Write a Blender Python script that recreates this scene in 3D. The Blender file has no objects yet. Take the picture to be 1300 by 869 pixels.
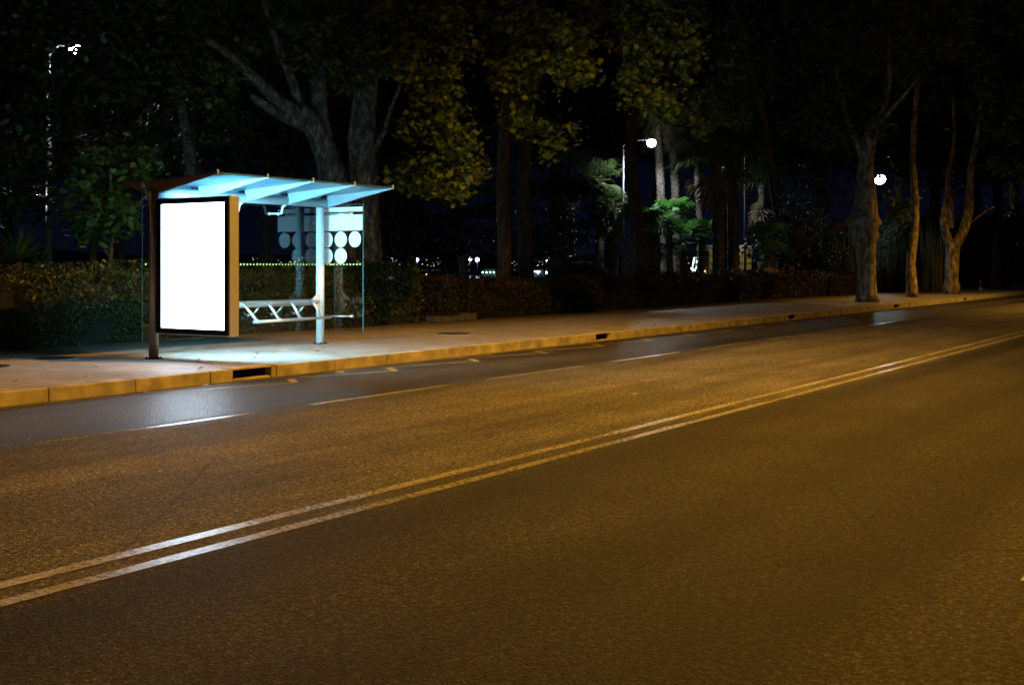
import bpy, bmesh, math, random
import numpy as np
from mathutils import Vector, Matrix
random.seed(7); RNG = np.random.default_rng(11)
scn = bpy.context.scene
COL = scn.collection
PI = math.pi

# ------------------------------------------------------------------ camera
H = 1.48; FPX = 1521.0; HY = 337.0; CX = 650.0
FX, FY = 0.8394, 0.5436            # forward (x = along road, y = across road)
cam_d = bpy.data.cameras.new('camera'); cam = bpy.data.objects.new('camera', cam_d); COL.objects.link(cam)
cam.location = (0, 0, H)
cam.rotation_euler = (PI/2, 0, math.atan2(FY, FX) - PI/2)
cam_d.sensor_width = 36; cam_d.lens = FPX/1300*36
cam_d.shift_y = -(434.5-HY)/1300
cam_d.clip_end = 9000; cam_d.clip_start = .05
scn.camera = cam

# ------------------------------------------------------------------ sky, exposure
w = bpy.data.worlds.new('World'); scn.world = w; w.use_nodes = True
nt = w.node_tree; bg = nt.nodes['Background']
tcw = nt.nodes.new('ShaderNodeTexCoord'); sep = nt.nodes.new('ShaderNodeSeparateXYZ'); rmp = nt.nodes.new('ShaderNodeValToRGB')
nt.links.new(tcw.outputs['Generated'], sep.inputs[0]); nt.links.new(sep.outputs['Z'], rmp.inputs[0]); nt.links.new(rmp.outputs[0], bg.inputs[0])
rmp.color_ramp.elements[0].position = 0.0; rmp.color_ramp.elements[0].color = (.0036, .0050, .0165, 1)
rmp.color_ramp.elements[1].position = .17; rmp.color_ramp.elements[1].color = (.0006, .0007, .0016, 1)
bg.inputs[1].default_value = 0.5
scn.view_settings.view_transform = 'Standard'; scn.view_settings.look = 'None'
scn.view_settings.exposure = 0.0; scn.view_settings.gamma = 1; scn.view_settings.use_curve_mapping = False

SODIUM = (1.0, .465, .048)
SODIUM_W = 7200

# ------------------------------------------------------------------ helpers
def pt(x, D, z=0.0):
    m = (x-CX)/FPX
    return Vector(((FX+FY*m)*D, (FY-FX*m)*D, z))
def pz(x, y, D):
    return pt(x, D, H+(HY-y)*D/FPX)
def gnd(x, y, z=0.0):
    return pt(x, (H-z)*FPX/(y-HY), z)
def along(x, t, z=0.0):            # point of column x on the line Y = t
    m = (x-CX)/FPX
    return Vector((t*(FX+FY*m)/(FY-FX*m), t, z))

def tag(o, label=None, cat=None, group=None, kind=None):
    if label: o['label'] = label
    if cat: o['category'] = cat
    if group: o['group'] = group
    if kind: o['kind'] = kind
    return o
def empty(name, loc, rz=0, label=None, cat=None, group=None):
    o = bpy.data.objects.new(name, None); COL.objects.link(o); o.location = loc; o.rotation_euler = (0, 0, rz)
    o.empty_display_size = .1
    return tag(o, label, cat, group)
def link(name, me, mat=None, parent=None, loc=None):
    o = bpy.data.objects.new(name, me); COL.objects.link(o)
    if mat is not None and not me.materials: me.materials.append(mat)
    if parent: o.parent = parent
    if loc is not None: o.location = loc
    return o
def copy_tree(o, parent=None):
    c = o.copy(); COL.objects.link(c); c.parent = parent
    for ch in list(o.children): copy_tree(ch, c)
    return c
class MB:
    def __init__(s): s.bm = bmesh.new()
    def box(s, x0, x1, y0, y1, z0, z1, bev=0):
        b = s.bm
        vs = [b.verts.new((x, y, z)) for z in (z0, z1) for y in (y0, y1) for x in (x0, x1)]
        fs = [b.faces.new([vs[i] for i in f]) for f in ((0,2,3,1),(4,5,7,6),(0,1,5,4),(2,6,7,3),(0,4,6,2),(1,3,7,5))]
        if bev > 0:
            es = list({e for f in fs for e in f.edges})
            bmesh.ops.bevel(b, geom=es, offset=bev, segments=2, affect='EDGES', profile=.6)
        return s
    def hexa(s, pts):               # 8 points, bottom 4 ccw then top 4 ccw
        vs = [s.bm.verts.new(p) for p in pts]
        for f in ((3,2,1,0),(4,5,6,7),(0,1,5,4),(1,2,6,5),(2,3,7,6),(3,0,4,7)): s.bm.faces.new([vs[i] for i in f])
        return s
    def tube(s, pts, radii, n=10, noise=0, cap=True):
        pts = [Vector(p) for p in pts]
        if not hasattr(radii, '__len__'): radii = [radii]*len(pts)
        rings = []; prev = None
        for i, p in enumerate(pts):
            d = (pts[min(i+1, len(pts)-1)]-pts[max(i-1, 0)]).normalized()
            if prev is None:
                a = d.cross(Vector((0, 0, 1)) if abs(d.z) < .9 else Vector((1, 0, 0))).normalized()
            else:
                a = (prev - d*prev.dot(d)).normalized()
            prev = a; c = d.cross(a)
            ring = []
            for k in range(n):
                t = 2*PI*k/n; r = radii[i]*(1+noise*(random.random()-.5))
                ring.append(s.bm.verts.new(p+(a*math.cos(t)+c*math.sin(t))*r))
            rings.append(ring)
        for i in range(len(rings)-1):
            for k in range(n):
                f = s.bm.faces.new([rings[i][k], rings[i][(k+1) % n], rings[i+1][(k+1) % n], rings[i+1][k]]); f.smooth = True
        if cap:
            s.bm.faces.new(rings[0][::-1]); s.bm.faces.new(rings[-1])
        return s
    def ball(s, c, r, seg=12, sc=(1, 1, 1)):
        m = Matrix.Translation(Vector(c)) @ Matrix.Diagonal((sc[0], sc[1], sc[2], 1))
        g = bmesh.ops.create_uvsphere(s.bm, u_segments=seg, v_segments=max(6, seg//2), radius=r, matrix=m)
        for v in g['verts']:
            for f in v.link_faces: f.smooth = True
        return s
    def prism(s, prof, x0, x1):     # profile in y,z extruded along x
        a = [s.bm.verts.new((x0, p[0], p[1])) for p in prof]; b = [s.bm.verts.new((x1, p[0], p[1])) for p in prof]
        n = len(prof)
        for i in range(n): s.bm.faces.new([a[i], a[(i+1) % n], b[(i+1) % n], b[i]])
        s.bm.faces.new(a[::-1]); s.bm.faces.new(b)
        return s
    def quad(s, pts):
        s.bm.faces.new([s.bm.verts.new(p) for p in pts]); return s
    def build(s, name, mat, parent=None, loc=None):
        bmesh.ops.recalc_face_normals(s.bm, faces=s.bm.faces)
        me = bpy.data.meshes.new(name); s.bm.to_mesh(me); s.bm.free()
        return link(name, me, mat, parent, loc)

def polys_mesh(name, V, k):
    """V: (N,k,3) polygons of k corners each"""
    N = V.shape[0]; me = bpy.data.meshes.new(name)
    me.vertices.add(N*k); me.vertices.foreach_set('co', V.astype(np.float32).ravel())
    me.loops.add(N*k); me.loops.foreach_set('vertex_index', np.arange(N*k, dtype=np.int32))
    me.polygons.add(N); me.polygons.foreach_set('loop_start', np.arange(0, N*k, k, dtype=np.int32))
    me.update(calc_edges=True)
    return me

# ------------------------------------------------------------------ materials
def mat(name):
    m = bpy.data.materials.new(name); m.use_nodes = True
    return m, m.node_tree, m.node_tree.nodes['Principled BSDF']
def plain(name, col, rough=.6, metal=0, noise=.15, scale=6, bump=0, spec=.5):
    m, t, p = mat(name)
    tc = t.nodes.new('ShaderNodeTexCoord'); n = t.nodes.new('ShaderNodeTexNoise'); n.inputs['Scale'].default_value = scale; n.inputs['Detail'].default_value = 6
    r = t.nodes.new('ShaderNodeValToRGB')
    r.color_ramp.elements[0].position = .3; r.color_ramp.elements[1].position = .7
    r.color_ramp.elements[0].color = tuple(c*(1-noise) for c in col)+(1,); r.color_ramp.elements[1].color = tuple(min(1, c*(1+noise)) for c in col)+(1,)
    t.links.new(tc.outputs['Object'], n.inputs['Vector']); t.links.new(n.outputs[0], r.inputs[0]); t.links.new(r.outputs[0], p.inputs['Base Color'])
    p.inputs['Roughness'].default_value = rough; p.inputs['Metallic'].default_value = metal; p.inputs['Specular IOR Level'].default_value = spec
    if bump:
        b = t.nodes.new('ShaderNodeBump'); b.inputs['Strength'].default_value = bump; b.inputs['Distance'].default_value = .02
        t.links.new(n.outputs[0], b.inputs['Height']); t.links.new(b.outputs[0], p.inputs['Normal'])
    return m
def emis(name, col, s, base=.5):
    m, t, p = mat(name)
    p.inputs['Base Color'].default_value = (base, base, base, 1)
    p.inputs['Emission Color'].default_value = col+(1,); p.inputs['Emission Strength'].default_value = s
    return m
def N(t, typ, **kw):
    n = t.nodes.new(typ)
    for k, v in kw.items():
        if k in n.inputs: n.inputs[k].default_value = v
        else: setattr(n, k, v)
    return n
def ramp(t, stops):
    r = t.nodes.new('ShaderNodeValToRGB'); e = r.color_ramp.elements
    while len(e) < len(stops): e.new(.5)
    for i, (p, c) in enumerate(stops):
        e[i].position = p; e[i].color = (c, c, c, 1) if not hasattr(c, '__len__') else tuple(c)+(1,)
    return r

def asphalt():
    m, t, p = mat('asphalt'); L = t.links.new
    tc = N(t, 'ShaderNodeTexCoord')
    # aggregate
    v = N(t, 'ShaderNodeTexVoronoi', Scale=75.0); L(tc.outputs['Object'], v.inputs['Vector'])
    n1 = N(t, 'ShaderNodeTexNoise', Scale=26.0, Detail=8.0, Roughness=.8); L(tc.outputs['Object'], n1.inputs['Vector'])
    mp = N(t, 'ShaderNodeMapping'); mp.inputs['Scale'].default_value = (.16, 1.6, 1); L(tc.outputs['Object'], mp.inputs['Vector'])
    n2 = N(t, 'ShaderNodeTexNoise', Scale=1.0, Detail=5.0, Roughness=.6); L(mp.outputs[0], n2.inputs['Vector'])     # long streaks of wear
    n3 = N(t, 'ShaderNodeTexNoise', Scale=.8, Detail=9.0, Roughness=.75); L(tc.outputs['Object'], n3.inputs['Vector'])
    agg = ramp(t, [(.36, (.018, .017, .016)), (.5, (.088, .082, .070)), (.64, (.24, .225, .195))]); L(n1.outputs[0], agg.inputs[0])
    vch = N(t, 'ShaderNodeTexVoronoi', Scale=78.0); L(tc.outputs['Object'], vch.inputs['Vector'])
    chs = N(t, 'ShaderNodeSeparateColor'); L(vch.outputs['Color'], chs.inputs[0])
    chr_ = ramp(t, [(0, .30), (.3, .80), (.85, 1.15), (1, 2.2)]); L(chs.outputs[0], chr_.inputs[0])
    m0 = N(t, 'ShaderNodeMix', data_type='RGBA', blend_type='MULTIPLY'); m0.inputs[0].default_value = 1
    L(agg.outputs[0], m0.inputs[6]); L(chr_.outputs[0], m0.inputs[7])
    st = ramp(t, [(.32, .55), (.66, 1.3)]); L(n2.outputs[0], st.inputs[0])
    lg = ramp(t, [(.35, .70), (.62, 1.15)]); L(n3.outputs[0], lg.inputs[0])
    m1 = N(t, 'ShaderNodeMix', data_type='RGBA', blend_type='MULTIPLY'); m1.inputs[0].default_value = 1
    L(m0.outputs[2], m1.inputs[6]); L(st.outputs[0], m1.inputs[7])
    m2 = N(t, 'ShaderNodeMix', data_type='RGBA', blend_type='MULTIPLY'); m2.inputs[0].default_value = 1
    L(m1.outputs[2], m2.inputs[6]); L(lg.outputs[0], m2.inputs[7])
    # oily bus lane, wheel tracks; weaker lamp light painted on near lanes (function of Y)
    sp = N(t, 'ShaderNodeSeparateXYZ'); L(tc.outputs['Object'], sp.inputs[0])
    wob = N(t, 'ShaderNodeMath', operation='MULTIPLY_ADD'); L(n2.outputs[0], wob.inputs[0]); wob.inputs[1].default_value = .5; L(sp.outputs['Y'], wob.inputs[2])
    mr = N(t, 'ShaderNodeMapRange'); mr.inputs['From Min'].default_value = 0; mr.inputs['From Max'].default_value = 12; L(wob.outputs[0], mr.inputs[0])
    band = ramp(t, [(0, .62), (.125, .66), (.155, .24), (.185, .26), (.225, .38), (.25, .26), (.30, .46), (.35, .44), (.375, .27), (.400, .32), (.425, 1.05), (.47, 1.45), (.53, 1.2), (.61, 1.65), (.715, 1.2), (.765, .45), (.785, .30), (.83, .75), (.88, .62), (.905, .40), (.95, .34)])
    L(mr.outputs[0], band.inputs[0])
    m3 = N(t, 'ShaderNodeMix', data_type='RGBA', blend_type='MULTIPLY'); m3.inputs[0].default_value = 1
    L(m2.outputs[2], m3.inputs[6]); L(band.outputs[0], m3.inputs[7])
    # tar-filled cracks
    vc = N(t, 'ShaderNodeTexVoronoi', feature='DISTANCE_TO_EDGE', Scale=.30)
    mpc = N(t, 'ShaderNodeMixRGB'); mpc.inputs[0].default_value = .12; L(tc.outputs['Object'], mpc.inputs[1]); L(n3.outputs[1], mpc.inputs[2]); L(mpc.outputs[0], vc.inputs['Vector'])
    cr = ramp(t, [(.0, .35), (.004, 1.0)]); L(vc.outputs['Distance'], cr.inputs[0])
    m4 = N(t, 'ShaderNodeMix', data_type='RGBA', blend_type='MULTIPLY'); m4.inputs[0].default_value = .8
    L(m3.outputs[2], m4.inputs[6]); L(cr.outputs[0], m4.inputs[7])
    L(m4.outputs[2], p.inputs['Base Color'])
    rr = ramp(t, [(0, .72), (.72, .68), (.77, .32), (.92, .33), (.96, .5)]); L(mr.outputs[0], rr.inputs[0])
    rn = N(t, 'ShaderNodeMath', operation='MULTIPLY_ADD'); L(n1.outputs[0], rn.inputs[0]); rn.inputs[1].default_value = .12; L(rr.outputs[0], rn.inputs[2])
    sr2 = N(t, 'ShaderNodeMath', operation='MULTIPLY_ADD'); L(n2.outputs[0], sr2.inputs[0]); sr2.inputs[1].default_value = .30; L(rn.outputs[0], sr2.inputs[2])
    sr3 = N(t, 'ShaderNodeMath', operation='SUBTRACT'); L(sr2.outputs[0], sr3.inputs[0]); sr3.inputs[1].default_value = .15; L(sr3.outputs[0], p.inputs['Roughness'])
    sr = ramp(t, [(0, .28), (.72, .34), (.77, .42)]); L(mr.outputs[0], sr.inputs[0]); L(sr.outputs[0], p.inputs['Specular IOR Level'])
    ad = N(t, 'ShaderNodeMath', operation='ADD'); L(v.outputs['Distance'], ad.inputs[0]); L(n1.outputs[0], ad.inputs[1])
    b = N(t, 'ShaderNodeBump', Strength=.9, Distance=.02); L(ad.outputs[0], b.inputs['Height']); L(b.outputs[0], p.inputs['Normal'])
    return m
def paint(name, col, wear=.5, rough=.34):
    """road paint: worn through in places to show grey asphalt"""
    m, t, p = mat(name); L = t.links.new
    tc = N(t, 'ShaderNodeTexCoord')
    n1 = N(t, 'ShaderNodeTexNoise', Scale=26.0, Detail=9.0, Roughness=.8); L(tc.outputs['Object'], n1.inputs['Vector'])
    n2 = N(t, 'ShaderNodeTexNoise', Scale=1.3, Detail=3.0); L(tc.outputs['Object'], n2.inputs['Vector'])
    a = N(t, 'ShaderNodeMath', operation='MULTIPLY_ADD'); L(n2.outputs[0], a.inputs[0]); a.inputs[1].default_value = .22; L(n1.outputs[0], a.inputs[2])
    r = ramp(t, [(wear+.02, col), (wear+.16, (.10, .095, .09))]); L(a.outputs[0], r.inputs[0])
    L(r.outputs[0], p.inputs['Base Color']); p.inputs['Roughness'].default_value = rough
    b = N(t, 'ShaderNodeBump', Strength=.35, Distance=.006); L(n1.outputs[0], b.inputs['Height']); L(b.outputs[0], p.inputs['Normal'])
    return m
def paving():
    m, t, p = mat('paving_tiles'); L = t.links.new
    tc = N(t, 'ShaderNodeTexCoord')
    mp = N(t, 'ShaderNodeMapping'); mp.inputs['Rotation'].default_value = (0, 0, 0); L(tc.outputs['Object'], mp.inputs['Vector'])
    br = N(t, 'ShaderNodeTexBrick', Scale=5.0); br.offset = 0; br.inputs['Mortar Size'].default_value = .06; br.inputs['Brick Width'].default_value = 1.0; br.inputs['Row Height'].default_value = 1.0
    br.inputs['Color1'].default_value = (.41, .375, .35, 1); br.inputs['Color2'].default_value = (.34, .315, .29, 1); br.inputs['Mortar'].default_value = (.07, .062, .055, 1)
    L(mp.outputs[0], br.inputs['Vector'])
    n = N(t, 'ShaderNodeTexNoise', Scale=1.1, Detail=7.0, Roughness=.65); L(tc.outputs['Object'], n.inputs['Vector'])
    n5 = N(t, 'ShaderNodeTexNoise', Scale=60.0, Detail=4.0); L(tc.outputs['Object'], n5.inputs['Vector'])
    r = ramp(t, [(.3, .62), (.62, 1.12)]); L(n.outputs[0], r.inputs[0])
    m1 = N(t, 'ShaderNodeMix', data_type='RGBA', blend_type='MULTIPLY'); m1.inputs[0].default_value = 1; L(br.outputs[0], m1.inputs[6]); L(r.outputs[0], m1.inputs[7])
    # dirt towards the hedge side (fallen soil), soft band in Y
    sp = N(t, 'ShaderNodeSeparateXYZ'); L(tc.outputs['Object'], sp.inputs[0])
    wy = N(t, 'ShaderNodeMath', operation='MULTIPLY_ADD'); L(n.outputs[0], wy.inputs[0]); wy.inputs[1].default_value = 1.6; L(sp.outputs['Y'], wy.inputs[2])
    dr = N(t, 'ShaderNodeMapRange'); dr.inputs['From Min'].default_value = 15.9; dr.inputs['From Max'].default_value = 17.6; L(wy.outputs[0], dr.inputs[0])
    m2 = N(t, 'ShaderNodeMix', data_type='RGBA'); L(dr.outputs[0], m2.inputs[0]); L(m1.outputs[2], m2.inputs[6]); m2.inputs[7].default_value = (.12, .085, .05, 1)
    L(m2.outputs[2], p.inputs['Base Color']); p.inputs['Roughness'].default_value = .55
    ad = N(t, 'ShaderNodeMath', operation='MULTIPLY_ADD'); L(n5.outputs[0], ad.inputs[0]); ad.inputs[1].default_value = .25; 
    inv = N(t, 'ShaderNodeMath', operation='SUBTRACT'); inv.inputs[0].default_value = 1; L(br.outputs['Fac'], inv.inputs[1]); L(inv.outputs[0], ad.inputs[2])
    b = N(t, 'ShaderNodeBump', Strength=.5, Distance=.008); L(ad.outputs[0], b.inputs['Height']); L(b.outputs[0], p.inputs['Normal'])
    return m
def leafmat(name, c1, c2, c3, trans=.25):
    m, t, p = mat(name); L = t.links.new
    g = N(t, 'ShaderNodeNewGeometry'); r = ramp(t, [(0, c1), (.55, c2), (1, c3)]); L(g.outputs['Random Per Island'], r.inputs[0])
    L(r.outputs[0], p.inputs['Base Color']); p.inputs['Roughness'].default_value = .48; p.inputs['Specular IOR Level'].default_value = .35
    tr = N(t, 'ShaderNodeBsdfTranslucent'); L(r.outputs[0], tr.inputs[0])
    mx = N(t, 'ShaderNodeMixShader'); mx.inputs[0].default_value = trans; L(p.outputs[0], mx.inputs[1]); L(tr.outputs[0], mx.inputs[2])
    L(mx.outputs[0], t.nodes['Material Output'].inputs[0])
    return m
def barkmat(name, cols, scale=5, sx=(1, 1, .45), bump=.6):
    m, t, p = mat(name); L = t.links.new
    tc = N(t, 'ShaderNodeTexCoord'); mp = N(t, 'ShaderNodeMapping'); mp.inputs['Scale'].default_value = sx; L(tc.outputs['Object'], mp.inputs['Vector'])
    n = N(t, 'ShaderNodeTexNoise', Scale=float(scale), Detail=5.0, Roughness=.6); L(mp.outputs[0], n.inputs['Vector'])
    n2 = N(t, 'ShaderNodeTexNoise', Scale=scale*7.0, Detail=6.0, Roughness=.7); L(mp.outputs[0], n2.inputs['Vector'])
    a = N(t, 'ShaderNodeMath', operation='MULTIPLY_ADD'); L(n2.outputs[0], a.inputs[0]); a.inputs[1].default_value = .5; L(n.outputs[0], a.inputs[2])
    r = ramp(t, [(.62, cols[0]), (.70, cols[1]), (.78, cols[2]), (.90, cols[3])]); L(a.outputs[0], r.inputs[0])
    L(r.outputs[0], p.inputs['Base Color']); p.inputs['Roughness'].default_value = .85
    b = N(t, 'ShaderNodeBump', Strength=bump, Distance=.04); L(a.outputs[0], b.inputs['Height']); L(b.outputs[0], p.inputs['Normal'])
    return m
def glassmat():
    m, t, p = mat('glass_pane_glass'); L = t.links.new
    t.nodes.remove(p)
    tr = N(t, 'ShaderNodeBsdfTransparent'); tr.inputs[0].default_value = (.93, .965, .965, 1)
    gl = N(t, 'ShaderNodeBsdfGlossy'); gl.inputs['Roughness'].default_value = .0; gl.inputs[0].default_value = (.75, .93, 1, 1)
    ge = N(t, 'ShaderNodeNewGeometry'); dt = N(t, 'ShaderNodeVectorMath', operation='DOT_PRODUCT'); L(ge.outputs['Incoming'], dt.inputs[0]); L(ge.outputs['Normal'], dt.inputs[1])
    ab = N(t, 'ShaderNodeMath', operation='ABSOLUTE'); L(dt.outputs['Value'], ab.inputs[0])
    om = N(t, 'ShaderNodeMath', operation='SUBTRACT'); om.inputs[0].default_value = 1; L(ab.outputs[0], om.inputs[1])
    pw = N(t, 'ShaderNodeMath', operation='POWER'); L(om.outputs[0], pw.inputs[0]); pw.inputs[1].default_value = 4.0
    k = N(t, 'ShaderNodeMath', operation='MULTIPLY_ADD'); L(pw.outputs[0], k.inputs[0]); k.inputs[1].default_value = .9; k.inputs[2].default_value = .055; k.use_clamp = True
    mx = N(t, 'ShaderNodeMixShader'); L(k.outputs[0], mx.inputs[0]); L(tr.outputs[0], mx.inputs[1]); L(gl.outputs[0], mx.inputs[2])
    L(mx.outputs[0], t.nodes['Material Output'].inputs[0])
    return m
def watermat():
    m, t, p = mat('sea_water'); L = t.links.new
    p.inputs['Base Color'].default_value = (.004, .008, .016, 1); p.inputs['Roughness'].default_value = .12
    tc = N(t, 'ShaderNodeTexCoord'); n = N(t, 'ShaderNodeTexNoise', Scale=.35, Detail=6.0); L(tc.outputs['Object'], n.inputs['Vector'])
    b = N(t, 'ShaderNodeBump', Strength=.6, Distance=.5); L(n.outputs[0], b.inputs['Height']); L(b.outputs[0], p.inputs['Normal'])
    return m

M = {}
M['asphalt'] = asphalt()
M['white_paint'] = paint('white_road_paint', (.44, .43, .42), .55, .22)
M['worn_paint'] = paint('worn_white_road_paint', (.38, .37, .35), .54, .25)
M['yellow_paint'] = paint('yellow_road_paint', (.60, .42, .07), .52, .45)
M['paving'] = paving()
M['kerb'] = plain('kerb_stone', (.34, .305, .23), .7, 0, .45, 4, .6)
M['kerb_top'] = plain('kerb_top_stone', (.42, .36, .25), .65, 0, .25, 7, .3)
M['drain_shade'] = plain('drain_shade_black', (.01, .01, .01), .9)  # near-black colour stands for the unlit depth of the drain
M['iron'] = plain('cast_iron', (.05, .045, .04), .5, .6, .3, 30, .5)
M['soil'] = plain('park_soil', (.055, .045, .025), .95, 0, .5, 1.3, .6)
M['grass'] = plain('park_turf', (.035, .05, .018), .95, 0, .5, .8, .6)
M['steel'] = plain('brushed_steel', (.62, .64, .66), .30, .85, .06, 30)
M['bronze'] = plain('brown_painted_steel', (.27, .20, .155), .38, .3, .12, 12)
M['white_steel'] = plain('white_painted_steel', (.72, .76, .78), .35, .1, .06, 10)
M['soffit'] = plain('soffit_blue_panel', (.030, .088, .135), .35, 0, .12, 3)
M['rib'] = plain('rib_paint', (.26, .36, .42), .4, .1, .06, 8)
M['alu'] = plain('anodised_aluminium', (.42, .42, .50), .42, .35, .06, 8)
M['bezel'] = plain('black_screen_printed_glass', (.012, .012, .014), .12)
M['screen_front'] = emis('lit_poster_front', (.66, .83, 1.0), 10)
M['screen_rear'] = emis('lit_poster_rear', (.31, .79, 1.0), 54)
M['glass'] = glassmat()
M['frost'] = plain('frosted_film', (.80, .84, .85), .5, 0, .03, 3)
M['dots'] = plain('yellow_film_dots', (.85, .80, .22), .5, 0, .03, 3)
M['roof_top'] = plain('roof_sheet', (.30, .22, .17), .45, .2, .1, 4)
M['plane_leaf'] = leafmat('plane_tree_leaf', (.035, .065, .012), (.075, .125, .020), (.14, .16, .03), .3)
M['dark_leaf'] = leafmat('dark_tree_leaf', (.018, .032, .012), (.035, .055, .018), (.05, .07, .02), .15)
M['green_leaf'] = leafmat('fresh_green_leaf', (.03, .07, .02), (.05, .12, .03), (.08, .17, .04), .3)
M['bright_leaf'] = leafmat('bright_palm_leaf', (.03, .10, .015), (.06, .20, .03), (.12, .30, .05), .35)
M['hedge_leaf'] = leafmat('hedge_leaf', (.018, .026, .010), (.05, .068, .020), (.12, .12, .03), .2)
M['brown_hedge'] = leafmat('brownish_hedge_leaf', (.022, .020, .010), (.055, .042, .020), (.11, .075, .03), .2)
M['hedge_core'] = plain('hedge_dark_core', (.010, .010, .006), 1, 0, .5, 9)  # solid near-black body filling hedges and shrubs behind the leaves
M['palm_leaf'] = leafmat('palm_frond', (.05, .085, .025), (.09, .14, .04), (.18, .22, .09), .25)
M['dry_leaf'] = leafmat('dry_palm_frond', (.10, .08, .04), (.2, .16, .09), (.30, .25, .15), .2)
M['plane_bark'] = barkmat('plane_tree_bark', [(.06, .05, .035), (.15, .125, .085), (.25, .21, .15), (.42, .38, .30)], 6.5)
M['dim_plane_bark'] = barkmat('dim_mottled_bark', [(.022, .020, .016), (.05, .045, .036), (.085, .078, .064), (.22, .205, .175)], 8.5, bump=1.0)  # plane bark darkened to stand for weak light on park trunks
M['dark_bark'] = barkmat('rough_dark_bark', [(.02, .014, .010), (.045, .030, .020), (.075, .052, .036), (.12, .09, .065)], 7, (1.6, 1.6, .3), .8)
M['palm_bark'] = barkmat('palm_trunk_scales', [(.03, .026, .02), (.08, .066, .05), (.16, .135, .105), (.30, .26, .21)], 9, (1, 1, 2.2), 1.0)
M['pole'] = plain('galvanised_pole', (.30, .31, .34), .45, .3, .1, 6)
M['lamp_head'] = plain('lamp_housing_paint', (.2, .2, .21), .5, .3, .1, 8)
M['lamp_white'] = emis('white_lamp_glass', (.88, .95, 1.0), 60)
M['lamp_blue'] = emis('bluish_white_lamp_glass', (.55, .78, 1.0), 22)
M['lamp_green'] = emis('greenish_white_lamp_glass', (.45, .95, .9), 9)
M['lamp_warm'] = emis('warm_lamp_glass', (1.0, .6, .25), 2.5)
M['lamp_sodium'] = emis('sodium_lamp_glass', (1.0, .55, .1), 40)
M['water'] = watermat()
M['far_wall'] = plain('far_building_wall', (.06, .06, .07), .9)
M['hill'] = plain('far_shore_land', (.02, .022, .02), 1, 0, .3, .01)
M['fall'] = leafmat('fallen_dry_leaf', (.16, .09, .03), (.28, .17, .06), (.36, .26, .10), .1)
M['stone'] = plain('low_wall_stone', (.08, .075, .065), .85, 0, .5, 5, .8)
M['yellow_wall'] = plain('yellow_kiosk_panel', (.62, .46, .04), .6, 0, .1, 5)
M['red'] = plain('red_plastic', (.35, .03, .04), .5)
M['white_pl'] = plain('white_plastic', (.6, .6, .6), .5)

# ------------------------------------------------------------------ setting
def flat(name, x0, x1, y0, y1, z, m):
    o = MB().quad([(x0, y0, z), (x1, y0, z), (x1, y1, z), (x0, y1, z)]).build(name, m)
    return tag(o, kind='structure')
XA, XB = -60, 400
flat('sea', -5000, 8000, -3000, 6000, -3.2, M['water'])
o = MB().box(-500, 1200, -500, 82, -3.6, -.03).build('ground', M['grass']); tag(o, kind='structure')
flat('road', XA, XB, -.62, 11.30, 0.0, M['asphalt'])
# near pavement (behind the camera) and its kerb
o = MB().box(XA, XB, -4.5, -.80, -.02, .15).build('near_pavement', M['paving']); tag(o, kind='structure')
o = MB().box(XA, XB, -.797, -.62, -.02, .153).build('near_kerb', M['kerb']); tag(o, kind='structure')
o = MB().box(XA, XB, 11.52, 16.9, -.02, .15).build('pavement', M['paving']); tag(o, kind='structure')
o = MB().box(XA, XB, 16.903, 18.4, -.02, .13).build('planting_bed', M['soil']); tag(o, kind='structure')
# kerb of individual stones, with drain inlets left open
KY0, KY1 = 11.30, 11.517
inl = [(.6, 1.2), (10.90, 11.57), (20.46, 21.04), (31.2, 31.8), (41.5, 42.1), (52, 52.6)]
mb = MB(); stones = []
x = -12.0; k = 0
while x < 120:
    L_ = 1.165
    x2 = x+L_
    cut = [i for i in inl if i[0] < x2 and i[1] > x]
    segs = []
    if cut:
        a, b = cut[0]
        if a-x > .12: segs.append((x, a))
        x2 = max(x2, b) if b+.2 > x2 else x2
        if x2-b > .12: segs.append((b, x2))
    else: segs.append((x, x2))
    for a, b in segs:
        j = random.uniform(-.004, .004)
        mb.box(a+.0035, b-.0035, KY0+j, KY1, -.02, .158+random.uniform(-.003, .003), .014)
    x = x2
mb.box(120.01, XB, KY0, KY1, -.02, .155)
o = mb.build('kerb', M['kerb']); tag(o, kind='structure')
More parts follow.
